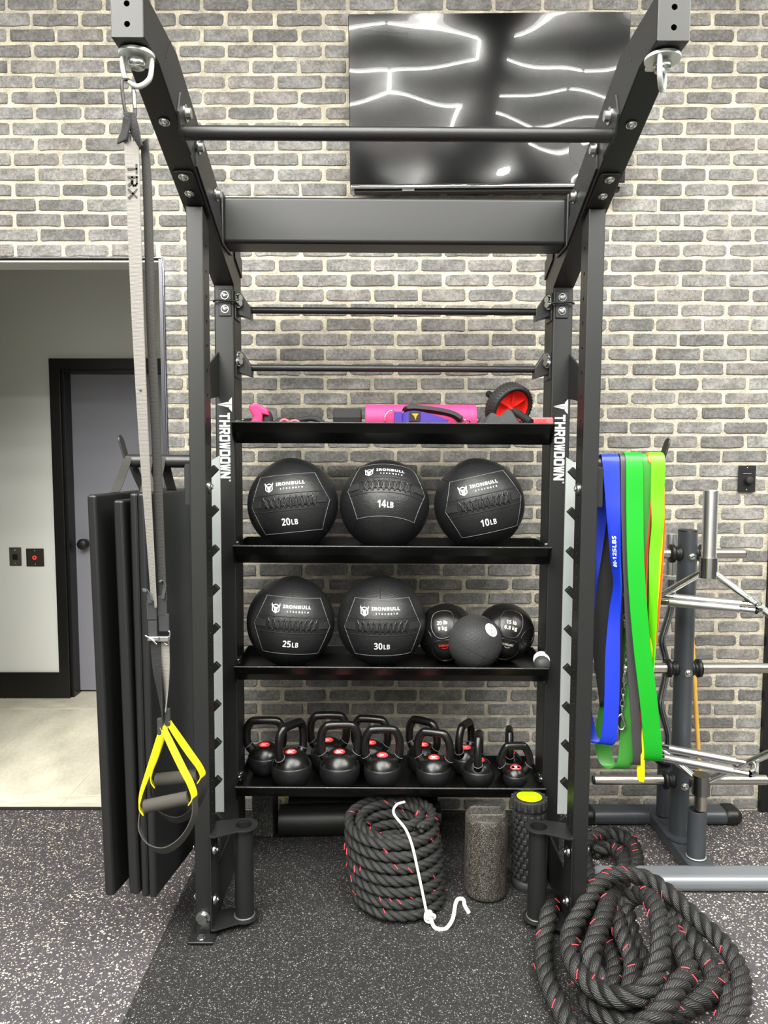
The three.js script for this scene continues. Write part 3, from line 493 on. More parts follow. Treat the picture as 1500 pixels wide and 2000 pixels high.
// slam balls, rubber ball, massage balls
{
  const glossy = std({ color: 0x101010, roughness: .3 });
  function slam(pos, r, ry, rz, lines, label, red) {
    const b = thing('slam_ball', label, 'ball', pos); b.rotation.set(-.1, ry, rz);
    part('body', sphereBody(r), glossy, b);
    const rib = (pts, w = .0035) => new THREE.TubeGeometry(new THREE.CatmullRomCurve3(pts.map(([x, y]) => ballPoint2(x, y, r)), true), 90, w, 8, true);
    function ballPoint2(x, y, q) { return V(x * q, y * q, Math.sqrt(Math.max(0, 1 - x * x - y * y)) * q); }
    part('ribs', [rib([[-.25, .75], [.3, .75], [.38, .3], [.2, -.02], [-.2, -.02], [-.38, .3]]), rib([[-.35, -.18], [.3, -.18], [.42, -.5], [.1, -.85], [-.2, -.85], [-.45, -.5]]), rib([[.5, .2], [.8, .35], [.88, .0], [.62, -.25], [.42, -.02]]), rib([[-.5, .2], [-.8, .35], [-.88, .0], [-.62, -.25], [-.42, -.02]])], glossy, b);
    const bars = []; for (let i = 0; i < 4; i++) bars.push(new THREE.TubeGeometry(new THREE.CatmullRomCurve3([0, 1, 2, 3].map(k => ballPoint2(.55 + .08 * k, .12 - .085 * i, r))), 10, .003, 6)); part('grip_bars', bars, glossy, b);
    const disc = (cx, cy, w, h, tex, name) => { const g = new THREE.PlaneGeometry(1, 1, 14, 10), p = g.attributes.position; for (let i = 0; i < p.count; i++) { const q = ballPoint2(cx + p.getX(i) * w, cy + p.getY(i) * h, r * 1.004); p.setXYZ(i, q.x, q.y, q.z); } g.computeVertexNormals(); part(name, g, std({ map: tex, roughness: .4 }), b); };
    disc(0, .36, .5, .42, canvas(320, 270, (c, w, h) => { c.fillStyle = '#101010'; c.fillRect(0, 0, w, h); c.fillStyle = '#f0ecd8'; c.font = 'bold 100px sans-serif'; c.textAlign = 'center'; c.textBaseline = 'middle'; c.fillText(lines[0], w / 2, h * .29, w * .92); c.fillText(lines[1], w / 2, h * .71, w * .92); }), 'weight_print');
    disc(.0, -.32, .5, .26, canvas(320, 160, (c, w, h) => { c.fillStyle = '#101010'; c.fillRect(0, 0, w, h); c.fillStyle = c.strokeStyle = red; c.font = 'bold 62px sans-serif'; c.textAlign = 'center'; c.textBaseline = 'middle'; c.fillText('EVERLAST', w / 2, h * .42, w * .8); c.lineWidth = 9; c.beginPath(); c.moveTo(w * .3, h * .74); c.lineTo(w * .5, h * .84); c.lineTo(w * .7, h * .74); c.stroke(); }), 'maker_print');
  }
  slam([.243, .888, .345], .113, -.18, .12, ['20 lb', '9 kg'], 'ribbed slam ball marked 20 lb beside the 30LB ball', '#d8342a');
  slam([.475, .888, .335], .113, -.02, -.2, ['15 lb', '6.8 kg'], 'ribbed slam ball marked 15 lb by the right upright', '#d8d4c4');
  const meshBump = dataTex(64, (d, n) => { for (let i = 0; i < n * n; i++) { const x = i % n, y = i / n | 0, u = (x + y) % 16, w = (x - y + 640) % 16, v = (u < 3 || w < 3) ? 40 : 220; d[i * 4] = d[i * 4 + 1] = d[i * 4 + 2] = v; d[i * 4 + 3] = 255; } }); meshBump.repeat.set(22, 12);
  const rb = thing('rubber_ball', 'dimpled matt grey-black rubber ball with pale oval patch', 'ball', [.343, .877, .445]); rb.rotation.set(.35, .25, -.5);
  part('body', sphereBody(.102), std({ color: 0x333435, roughness: .5, bumpMap: meshBump, bumpScale: .0016 }), rb);
  part('moulded_line', [new THREE.TorusGeometry(.102, .0012, 6, 80), new THREE.TorusGeometry(.102, .0012, 6, 80).rotateY(Math.PI / 2), new THREE.TorusGeometry(.102, .0012, 6, 80).rotateX(Math.PI / 2)], M.rubber, rb);
  const pg = new THREE.SphereGeometry(.1026, 24, 6, 0, Math.PI * 2, 0, .27); const patch = part('oval_patch', pg, std({ color: 0xd4dada, roughness: .5 }), rb); patch.rotation.set(.5, 0, 0);
  part('patch_ring', new THREE.TorusGeometry(.0165, .0013, 6, 30).rotateX(Math.PI / 2).translate(0, .1014, 0), M.uhmw, patch);
  const w = thing('massage_ball', 'small white massage ball behind a small grey one', 'ball', [.597, .8065, .44]); part('body', sphereBody(.032), std({ color: 0xe8e8e4, roughness: .5 }), w);
  const k = thing('massage_ball', 'small dark grey massage ball at the shelf end', 'ball', [.588, .8045, .488]); part('body', sphereBody(.03), std({ color: 0x3a3b3b, roughness: .55 }), k);
}

// ---------------------------------------------------------------- kettlebells
{
  const badgeTex = canvas(256, 128, (c, w, h) => { c.fillStyle = '#d92f33'; c.fillRect(0, 0, w, h); c.strokeStyle = '#ffe9e4'; c.lineWidth = 9; c.beginPath(); c.moveTo(44, 86); c.bezierCurveTo(80, 20, 92, 30, 84, 84); c.bezierCurveTo(100, 40, 120, 46, 112, 80); c.bezierCurveTo(140, 40, 150, 52, 142, 78); c.bezierCurveTo(166, 40, 190, 40, 210, 58); c.stroke(); c.lineWidth = 6; c.beginPath(); c.moveTo(50, 98); c.lineTo(200, 92); c.stroke(); });
  const badgeMat = std({ map: badgeTex, roughness: .45 });
  function kettlebell(r, hw, pos, ry, label) { // r body radius, hw half width of the handle
    const k = thing('kettlebell', label, 'kettlebell', pos, 'kettlebells on the lowest shelf'); k.rotation.y = ry;
    const pr = []; for (let i = 0; i <= 26; i++) { const a = -Math.PI / 2 + .45 + (Math.PI - .45) * i / 26; pr.push([Math.max(0, Math.cos(a) * r), r * .9 + Math.sin(a) * r]); } pr.unshift([0, 0], [r * Math.cos(-Math.PI / 2 + .45) * .92, 0]);
    part('body', lathe(pr, 40), M.kbGloss, k);
    const vc = []; for (let i = 0; i <= 16; i++) { const a = -1.1 + 1.4 * i / 16; vc.push([Math.cos(a) * (r + .0012), r * .9 + Math.sin(a) * (r + .0012)]); } vc.push([Math.cos(.31) * (r - .002), r * .9 + Math.sin(.31) * (r - .002)]);
    part('vinyl_coat', lathe(vc, 40), M.kbMatte, k);
    const t = .0163 * (.75 + .25 * r / .078), top = r * 1.9 + r * .62 + .062, yb = r * 1.45;
    const pts = [V(-r * .52, yb - .02, 0), V(-hw * .78, yb + .022, 0), V(-hw + t, top - .055, 0), V(-hw + t + .016, top - t - .006, 0), V(-hw * .35, top - t, 0), V(hw * .35, top - t, 0), V(hw - t - .016, top - t - .006, 0), V(hw - t, top - .055, 0), V(hw * .78, yb + .022, 0), V(r * .52, yb - .02, 0)];
    part('handle', tube(pts, t, 72, 16), M.kbGloss, k);
    for (const s of [-1, 1]) { const a = V(s * r * .55, yb - .014, 0), b = V(s * hw * .76, yb + .02, 0), d = b.clone().sub(a).normalize(); const hc = part('handle_collar', [rod(a, b, t * 1.18, t * 1.1, 20)], M.kbGloss, k); const c = new THREE.TorusGeometry(t * 1.14, .0011, 6, 24); c.applyQuaternion(new THREE.Quaternion().setFromUnitVectors(V(0, 0, 1), d)); c.translate(b.x, b.y, 0); part('collar_ring', c, M.seam, hc); }
    const bg = new THREE.CircleGeometry(1, 30), p = bg.attributes.position; for (let i = 0; i < p.count; i++) { const x = p.getX(i) * .0215, z = -p.getY(i) * .0165 + r * .22; p.setXYZ(i, x, Math.sqrt((r + .001) ** 2 - x * x - z * z) + r * .9, z); } bg.computeVertexNormals();
    const bd = part('badge', bg, badgeMat, k); bd.userData.label = 'red oval badge with white script'; bd.rotation.y = -ry;
    return k;
  }
  const F = .3185;
  const L = (w) => w + ' on the lowest shelf';
  kettlebell(.0765, .083, [-.352, F, .452], .95, L('large kettlebell with twisted handle in front row'));
  kettlebell(.0765, .085, [-.169, F, .452], .03, L('large kettlebell facing forward in front row'));
  kettlebell(.070, .08, [-.006, F, .455], .0, L('kettlebell fourth in size, facing forward in front row'));
  kettlebell(.065, .077, [.189, F, .455], -.32, L('medium kettlebell with handle turned a little, front row'));
  kettlebell(.060, .066, [.36, F, .455], 1.38, L('kettlebell with handle end-on in front row'));
  kettlebell(.045, .067, [.499, F, .46], .02, L('smallest kettlebell with squat handle in front row'));
  kettlebell(.068, .086, [-.470, F, .345], -.0, L('kettlebell in the back row against left upright'));
  kettlebell(.072, .086, [-.222, F, .315], .0, L('tallest kettlebell of the back row'));
  kettlebell(.066, .082, [-.052, F, .315], -.22, L('back row kettlebell half hidden by two front ones'));
  kettlebell(.064, .078, [.155, F, .325], -.6, L('back row kettlebell with strongly turned handle'));
  kettlebell(.060, .07, [.322, F, .335], 1.02, L('back row kettlebell behind the end-on front one'));
  kettlebell(.050, .062, [.496, F, .34], 1.45, L('small back row kettlebell behind the smallest one'));
}

// ---------------------------------------------------------------- things on the top shelf
{
  const S = 1.6635; // shelf floor
  const pinkFoam = std({ color: 0xe83470, roughness: .6 }), blackFoam = std({ color: 0x1c1c1d, roughness: .7 }), coral = std({ color: 0xf0606c, roughness: .5 });
  function pad(name, label, x0, x1, z, r, mat, ry, hexEnd) {
    const b = thing(name, label, 'pad', [(x0 + x1) / 2, S + r * (hexEnd ? .87 : 1), z]); b.rotation.y = ry; const L = x1 - x0, q = new THREE.Shape(), n = hexEnd ? 6 : 40, sl = .16;
    const ang = [], a0 = -.25; for (let i = 0; i <= n; i++) ang.push(a0 + sl + (Math.PI * 2 - 2 * sl) * i / n);
    ang.forEach((a, i) => i ? q.lineTo(Math.cos(a) * r, Math.sin(a) * r) : q.moveTo(Math.cos(a) * r, Math.sin(a) * r)); [...ang].reverse().forEach(a => q.lineTo(Math.cos(a) * r * .38, Math.sin(a) * r * .38)); q.closePath();
    part('foam_sleeve', extrude(q, L, .004).rotateY(Math.PI / 2).translate(-L / 2, 0, 0), mat, b);
    return b;
  }
  pad('barbell_pad', 'hot pink foam barbell pad with lengthwise slit on top shelf', -.07, .343, .40, .052, pinkFoam, .02, false);
  pad('barbell_pad', 'black faceted foam barbell pad beside the pink one', -.19, -.085, .37, .05, blackFoam, 0, true);
  // pink glove-like strap bundle
  const gl = thing('lifting_strap', 'crumpled bright pink and black lifting strap bundle', 'strap', [-.455, S, .44]);
part('pink_wrap', [extrude(shapeOf([[-.072, .004], [-.035, .03], [-.022, .056], [-.038, .082], [-.037, .098], [-.005, .103], [.03, .082], [.034, .06], [.012, .064], [.006, .004]]), .05, .007).translate(0, 0, -.012), extrude(shapeOf([[-.04, .006], [-.036, .034], [-.012, .052], [.004, .03], [.004, .004]]), .016, .006).translate(0, 0, .034)], pinkFoam, gl);
  part('black_lining', [new THREE.SphereGeometry(.03, 20, 14).scale(.75, 1.3, .9).translate(.024, .042, .0), new THREE.SphereGeometry(.035, 20, 14).scale(1.2, .8, .9).translate(-.045, .025, -.03)], blackFoam, gl);
  // resistance tubes with red grommets
  const hb = thing('resistance_tube', 'tangled black resistance tubes with red end rings', 'tube', [-.335, S, .445]);
  part('red_ring', new THREE.TorusGeometry(.017, .005, 10, 24).translate(-.03, .028, .02), coral, hb); part('red_ring', new THREE.TorusGeometry(.02, .005, 10, 26).rotateX(-.5).translate(.008, .024, .03), coral, hb); part('red_ring', new THREE.TorusGeometry(.014, .004, 10, 22).rotateY(.6).translate(-.075, .018, .02), coral, hb); part('red_ring', new THREE.TorusGeometry(.013, .004, 10, 22).rotateX(-.9).translate(.045, .018, .035), coral, hb);
  part('black_tube', [tube([V(-.075, .018, .02), V(-.05, .045, -.01), V(-.03, .028, 0), V(.02, .045, -.02), V(.075, .05, -.015), V(.11, .03, 0), V(.07, .015, .02), V(.02, .015, .02)], .0105, 70, 12), tube([V(.03, .012, .03), V(.09, .028, .03), V(.115, .012, .02)], .009, 24, 10)], blackFoam, hb);
  const hd = thing('tube_handle', 'ribbed black tube handle lying left of black pad', 'handle', [-.215, S + .022, .455]);
  const rb = []; for (let i = 0; i < 8; i++) rb.push(new THREE.TorusGeometry(.014 + .004 * Math.sin(i), .006, 8, 20).rotateY(Math.PI / 2).translate(-.045 + i * .0125, .004 * Math.sin(i * .8), 0)); part('ribbed_grip', rb, blackFoam, hb); part('core', rod(V(-.055, 0, 0), V(.055, .004, 0), .012), blackFoam, hb);
  // ankle cuff
  const purple = std({ color: 0x3a2288, roughness: .6 });
  const cuff = thing('ankle_cuff', 'purple and black padded ankle cuff with steel ring', 'cuff', [.16, S + .014, .452]);
  part('padded_band', ribbon([[-.09, .03, -.01, 0, .03, 0], [-.075, .064, -.012, 0, .012, .026], [.0, .06, -.012, .003, .014, .026], [.09, .044, -.01, .003, .012, .026], [.125, .025, 0, 0, .012, .02]], .016, 40), blackFoam, cuff);
  part('purple_strap', ribbon([[-.1, .03, .01, 0, .02, 0], [-.085, .035, .022, .004, .022, 0], [-.06, .042, .03, .006, .02, 0], [.0, .033, .034, .006, .019, 0], [.07, .014, .034, .006, .016, 0]], .005, 36), purple, cuff);
  part('purple_loop', rbox(.03, .05, .014, -.108, .036, .016, .004), purple, cuff);
  part('logo_patch', rbox(.042, .036, .003, -.048, .041, .035, .001), M.plastic, cuff).rotation.z = 0;
  part('orange_mark', extrude(shapeOf([[-.012, .01], [.014, .01], [.006, 0], [.002, -.013], [-.002, 0]]), .001).translate(-.048, .042, .0366), std({ color: 0xf08a2c, roughness: .6 }), cuff);
  part('steel_ring', new THREE.TorusGeometry(.031, .0026, 10, 40).rotateY(.4).translate(-.128, .033, .01), M.chrome, cuff); part('steel_ring', new THREE.TorusGeometry(.016, .0024, 10, 30).rotateX(1).translate(.138, .02, .02), M.chrome, cuff);
  // grey cloth
  const cl = thing('cloth', 'crumpled dark grey cloth under the ab wheel', 'cloth', [.432, S, .44]);
  { const g = new THREE.PlaneGeometry(.17, .13, 26, 20), p = g.attributes.position; for (let i = 0; i < p.count; i++) { const x = p.getX(i), y = p.getY(i), e = Math.max(0, 1 - Math.pow(Math.abs(x) / .09, 4)) * Math.max(0, 1 - Math.pow(Math.abs(y) / .07, 4)); p.setXYZ(i, x * (1 + .1 * Math.sin(y * 50)), .002 + e * (.062 + .012 * Math.sin(x * 70 + y * 30) + .008 * Math.sin(x * 33 - y * 60)) - (x + .085) * .0, -y); } g.computeVertexNormals(); part('folded_fabric', [g, g.clone().translate(0, -.0015, 0)], std({ color: 0x3d3e3f, roughness: .9, side: THREE.DoubleSide }), cl); }
  // ab wheel
  const wh = thing('ab_wheel', 'black tyred ab wheel with bright red spoked hub', 'exercise wheel', [.468, S + .094, .395]); wh.rotation.set(.5, .46, .0);
  const redP = std({ color: 0xe5261c, roughness: .38 });
  part('tyre', lathe([[.074, -.026], [.084, -.028], [.0925, -.02], [.0935, 0], [.0925, .02], [.084, .028], [.074, .026], [.072, 0]], 56).rotateX(Math.PI / 2), std({ color: 0x191919, roughness: .6 }), wh);
  const tr = []; for (let i = 0; i < 44; i++) for (const s of [-1, 1]) tr.push(rbox(.006, .0022, .022, 0, .0924, s * .0125, .0008, 1).rotateY(s * .35).rotateZ(i / 44 * Math.PI * 2)); part('tread_blocks', tr, std({ color: 0x222222, roughness: .6 }), wh).userData.kind = 'stuff';
  part('hub_disc', lathe([[0, .01], [.016, .012], [.02, .006], [.062, .004], [.07, .02], [.0745, .021], [.0745, -.021], [.07, -.02], [.062, -.004], [.02, -.006], [0, -.01]], 48).rotateX(Math.PI / 2), redP, wh);
  for (let i = 0; i < 6; i++) part('hub_rib', rbox(.05, .004, .03, .04, 0, 0, .001, 1).rotateZ(i / 6 * Math.PI * 2 + .4), redP, wh);
  part('axle', rod(V(0, 0, -.1), V(0, 0, .09), .0065), M.chrome, wh);
  for (const s of [-1, 1]) { const h = []; h.push(rod(V(0, 0, s * .035), V(0, 0, s * .14), .0125, .0125, 20)); for (let i = 0; i < 6; i++) h.push(new THREE.TorusGeometry(.0125, .002, 6, 20).translate(0, 0, s * (.05 + i * .015))); part('grip', h, blackFoam, wh); }
  const blk = thing('coral_block', 'small translucent coral red box at shelf end', 'box', [.568, S, .47]);
  part('case', rbox(.094, .052, .04, 0, .026, 0, .006), std({ color: 0xf0666c, roughness: .35 }), blk); part('window', rbox(.04, .012, .004, 0, .04, .0195, .001), std({ color: 0xe04c54, roughness: .4 }), blk);
}

// ---------------------------------------------------------------- mats on the left peg
{
  function mat(label, top, bot, zf, thick, depth, fold, nOff) {
    // top / bot: centre of the front edge [x, y]
    const L = top[1] - bot[1], lean = Math.atan2(bot[0] - top[0], L), g = thing('folding_mat', label, 'exercise mat', [(top[0] + bot[0]) / 2, (top[1] + bot[1]) / 2, zf], 'folded mats hanging on the left peg');
    g.rotation.order = 'YZX'; g.rotation.set(0, nOff, lean);
    const puff = (t, x) => { const q = new RoundedBoxGeometry(t, L, depth, 5, .009), p = q.attributes.position; for (let i = 0; i < p.count; i++) { const y = p.getY(i) / L, z = p.getZ(i) / depth; p.setX(i, p.getX(i) * (1 + .1 * Math.sin(y * 14 + x * 300) * Math.cos(z * 5)) ); } q.computeVertexNormals(); return q.translate(x, 0, -depth / 2); };
    if (fold) { part('panel', puff(thick / 2, -thick / 4), M.mat, g); part('panel', puff(thick / 2, thick / 4), M.mat, g); }
    else part('panel', puff(thick, 0), M.mat, g);
    part('edge_seam', (fold ? [0] : [thick / 2 - .003]).map(x => rod(V(x, -L / 2 + .01, .0006), V(x, L / 2 - .01, .0006), .0009, .0009, 6)), M.seamDark, g);
    return g;
  }
  const yaw = -.15;
  mat('single black vinyl mat hanging outermost on the left peg', [-.871, 1.462], [-.850, .218], 1.0, .031, .5, false, yaw);
  mat('black vinyl mat hanging between two other mats', [-.792, 1.446], [-.774, .222], 1.0, .033, .5, false, yaw);
  mat('thicker doubled black mat hanging beside the rack upright', [-.734, 1.467], [-.729, .212], 1.0, .05, .5, true, yaw);
  const loopG = (x, dx, w) => { const z = .83, r = .0228, y = 1.556, rows = [[x - dx, 1.463, z + .05, w, 0, 0], [x - dx * .6, 1.50, z + .036, w, 0, 0]]; for (let i = 0; i <= 6; i++) { const a = .15 + (Math.PI - .3) * i / 6; rows.push([x, y + Math.sin(a) * r, z + Math.cos(a) * r, w, 0, 0]); } rows.push([x + dx * .6, 1.5, z - .036, w, 0, 0], [x + dx, 1.463, z - .05, w, 0, 0]); return ribbon(rows, .0028, 50); };
  [['dark webbing handle of the outermost mat looped on peg', -.812, .03, .014], ['dark webbing handle looped on peg near the upright', -.705, .014, .015], ['dark webbing handle looped on peg between the other two', -.742, .01, .012]].forEach(([l, x, d, w]) => { const t = thing('mat_handle', l, 'strap', [0, 0, 0]); part('webbing', loopG(x, d, w), M.webDark, t); });
}

// ---------------------------------------------------------------- suspension trainer on the left arm
{
  const t = thing('suspension_trainer', 'grey and black suspension straps with yellow handles hanging from arm', 'suspension strap', [0, 0, 0]), Z = 1.39;
  const car = part('carabiner', tube([V(-.013, .034, 0), V(-.014, 0, 0), V(-.011, -.034, 0), V(0, -.042, 0), V(.011, -.034, 0), V(.013, 0, 0), V(.012, .034, 0), V(0, .042, 0)], .004, 50, 10, true), M.steelBar, t); car.position.set(-.598, 2.413, Z); car.rotation.set(0, .7, .08);
  part('carabiner_gate', rod(V(.013, .02, .001), V(.012, -.02, .001), .0048), M.zinc, car);
  part('anchor_strap', [ribbon([[-.604, 2.375, Z, .012, 0, .012], [-.606, 2.35, Z, .013, 0, .012], [-.617, 2.315, Z, .014, 0, .01], [-.612, 2.335, Z - .004, .015, 0, .01]], .004, 24), ribbon([[-.596, 2.378, Z + .008, .014, 0, -.004], [-.586, 2.345, Z + .008, .012, 0, .004], [-.576, 2.31, Z + .006, .009, 0, .01], [-.572, 2.30, Z + .004, .008, 0, .012]], .004, 24)], M.web, t);
  const tg = part('printed_strap', ribbon([[-.5945, 2.336, Z, .0175, 0, 0], [-.5935, 2.2, Z, .017, 0, .002], [-.590, 1.9, Z, .0155, 0, .004], [-.5825, 1.6, Z, .013, 0, .006], [-.571, 1.3, Z, .0095, 0, .008], [-.568, 1.205, Z, .009, 0, .008]], .0026, 80), M.webGrey, t);
  part('black_strap', ribbon([[-.566, 2.32, Z - .006, .012, 0, .012], [-.562, 2.22, Z - .006, .013, 0, .01], [-.5605, 1.9, Z - .006, .0125, 0, .008], [-.5545, 1.6, Z - .006, .0125, 0, .006], [-.549, 1.3, Z - .006, .0105, 0, .004], [-.547, 1.22, Z - .006, .0105, 0, .004]], .0026, 80), M.webDark, t);
  // printed letters running down the strap
  const dark = std({ color: 0x33302c, roughness: .8 }), yT = 2.262;
  const st = (pts, w = .0048) => { const g = []; for (let i = 0; i + 1 < pts.length; i++) { const [a, b] = [pts[i], pts[i + 1]], d = Math.hypot(b[0] - a[0], b[1] - a[1]); g.push(box(d + w * .8, w, .0008).rotateZ(Math.atan2(b[1] - a[1], b[0] - a[0])).translate((a[0] + b[0]) / 2, (a[1] + b[1]) / 2, 0)); } return g; };
  const rowsT = { T: [[[0, 1], [1, 1]], [[.5, 1], [.5, 0]]], R: [[[0, 0], [0, 1], [.8, 1], [1, .85], [1, .6], [.8, .45], [0, .45]], [[.5, .45], [1, 0]]], X: [[[0, 0], [1, 1]], [[0, 1], [1, 0]]] };
  [...'TRX'].forEach((ch, i) => { const map = ([a, b]) => [-.6035 + b * .020, yT - i * .0285 - a * .019]; part('strap_letter', rowsT[ch].flatMap(l => st(l.map(map))).map(g => g.translate(0, 0, Z + .0022)), dark, tg); });
  for (const k of [0, 1, 2]) part('strap_mark', box(.0022, .012, .0008, -.603 + k * .007, 2.322, Z + .002), dark, tg);
  part('strap_mark', box(.008, .003, .0008, -.587, 1.735, Z + .0024), dark, tg);
  // adjusters
  part('adjuster_sleeve', [rbox(.024, .05, .008, -.5735, 1.198, Z, .003), rbox(.022, .045, .007, -.5725, 1.15, Z, .003)], M.webMid, t); part('adjuster_sleeve', [rbox(.022, .05, .008, -.549, 1.207, Z - .006, .003), rbox(.026, .045, .007, -.546, 1.165, Z - .006, .003)], M.webMid, t);
  part('pull_loop', [ribbon([[-.576, 1.215, Z + .006, .005, 0, .003], [-.581, 1.245, Z + .008, .005, 0, .003], [-.588, 1.252, Z + .008, .005, 0, .003], [-.586, 1.245, Z + .012, .005, 0, .003]], .002, 20), ribbon([[-.546, 1.225, Z, .004, 0, .003], [-.541, 1.262, Z, .004, 0, .003], [-.546, 1.272, Z + .002, .004, 0, .003], [-.552, 1.268, Z + .003, .004, 0, .003]], .002, 20)], M.webMid, t);
  part('cam_buckle', [rbox(.03, .012, .014, -.569, 1.128, Z + .004, .003).rotateZ(0), rbox(.032, .014, .012, -.5475, 1.126, Z, .003), tube([V(-.534, 1.145, Z), V(-.53, 1.14, Z), V(-.536, 1.112, Z), V(-.545, 1.116, Z)], .002, 20, 8), tube([V(-.588, 1.136, Z + .01), V(-.572, 1.128, Z + .014), V(-.56, 1.115, Z + .012)], .0022, 20, 8)], M.zinc, t);
  part('lower_strap', ribbon([[-.567, 1.118, Z, .012, 0, 0], [-.564, 1.05, Z, .0115, 0, .003], [-.558, .98, Z, .007, 0, .008], [-.5535, .925, Z, .0025, 0, .011]], .0026, 30), M.web, t);
  part('lower_strap', ribbon([[-.546, 1.115, Z - .006, .012, 0, 0], [-.5445, 1.05, Z - .006, .0105, 0, .002], [-.545, .985, Z - .006, .006, 0, .009], [-.5465, .94, Z - .006, .002, 0, .012]], .0026, 30), M.webGrey, t);
  part('stitched_tab', rbox(.014, .042, .012, -.558, .905, Z + .004, .003), M.webMid, t); part('stitched_tab', rbox(.013, .045, .012, -.5425, .925, Z - .006, .003), M.webMid, t);
  // two handles with yellow webbing and foot cradles
  const hA = [V(-.606, .7, Z + .012), V(-.482, .726, Z + .012)], hB = [V(-.594, .744, Z - .045), V(-.474, .756, Z - .045)];
  for (const [[a, b], apex, zo] of [[hA, V(-.553, .905, Z + .004), .012], [hB, V(-.5425, .915, Z - .006), -.045]]) {
    part('foam_grip', rod(a.clone().lerp(b, .06), a.clone().lerp(b, .94), .0168, .0168, 24), M.foamGrip, t);
    for (const q of [a, b]) { const sg = q === a ? -1 : 1, mid = apex.clone().lerp(q, .55).add(V(sg * .006, .004, 0)); const L = (k, o = 0) => [apex.x + (q.x + sg * .004 - apex.x) * k + sg * o, apex.y + (q.y - apex.y) * k, apex.z + (q.z - apex.z) * k]; part('yellow_strap', ribbon([[...L(0), .006 * -sg, 0, .005], [...L(.3, .002), .0062 * -sg, -.002, .006], [...L(.6, .005), .006 * -sg, -.002, .007], [...L(.85, .008), .005 * -sg, 0, .009], [...L(1, .003), .0035 * -sg, 0, .011], [q.x - sg * .003, q.y - .017, q.z, .003 * -sg, 0, .011]], .0026, 40), M.webYellow, t); }
  }
  part('foot_cradle', ribbon([[-.612, .695, Z + .012, .003, 0, .011], [-.608, .655, Z + .03, .002, .002, .012], [-.58, .618, Z + .045, 0, .009, .009], [-.545, .605, Z + .045, 0, .011, .007], [-.505, .625, Z + .035, -.002, .01, .008], [-.474, .68, Z + .02, -.004, .004, .012], [-.474, .726, Z + .012, -.003, 0, .011]], .0026, 60), M.webDark, t);
  part('foot_cradle', ribbon([[-.605, .735, Z - .045, .003, 0, .011], [-.60, .69, Z - .05, .002, .002, .012], [-.575, .65, Z - .05, 0, .009, .009], [-.535, .635, Z - .05, 0, .011, .007], [-.495, .66, Z - .05, -.002, .01, .008], [-.466, .715, Z - .05, -.004, .004, .012], [-.468, .752, Z - .045, -.003, 0, .011]], .0026, 60), M.web, t);
}

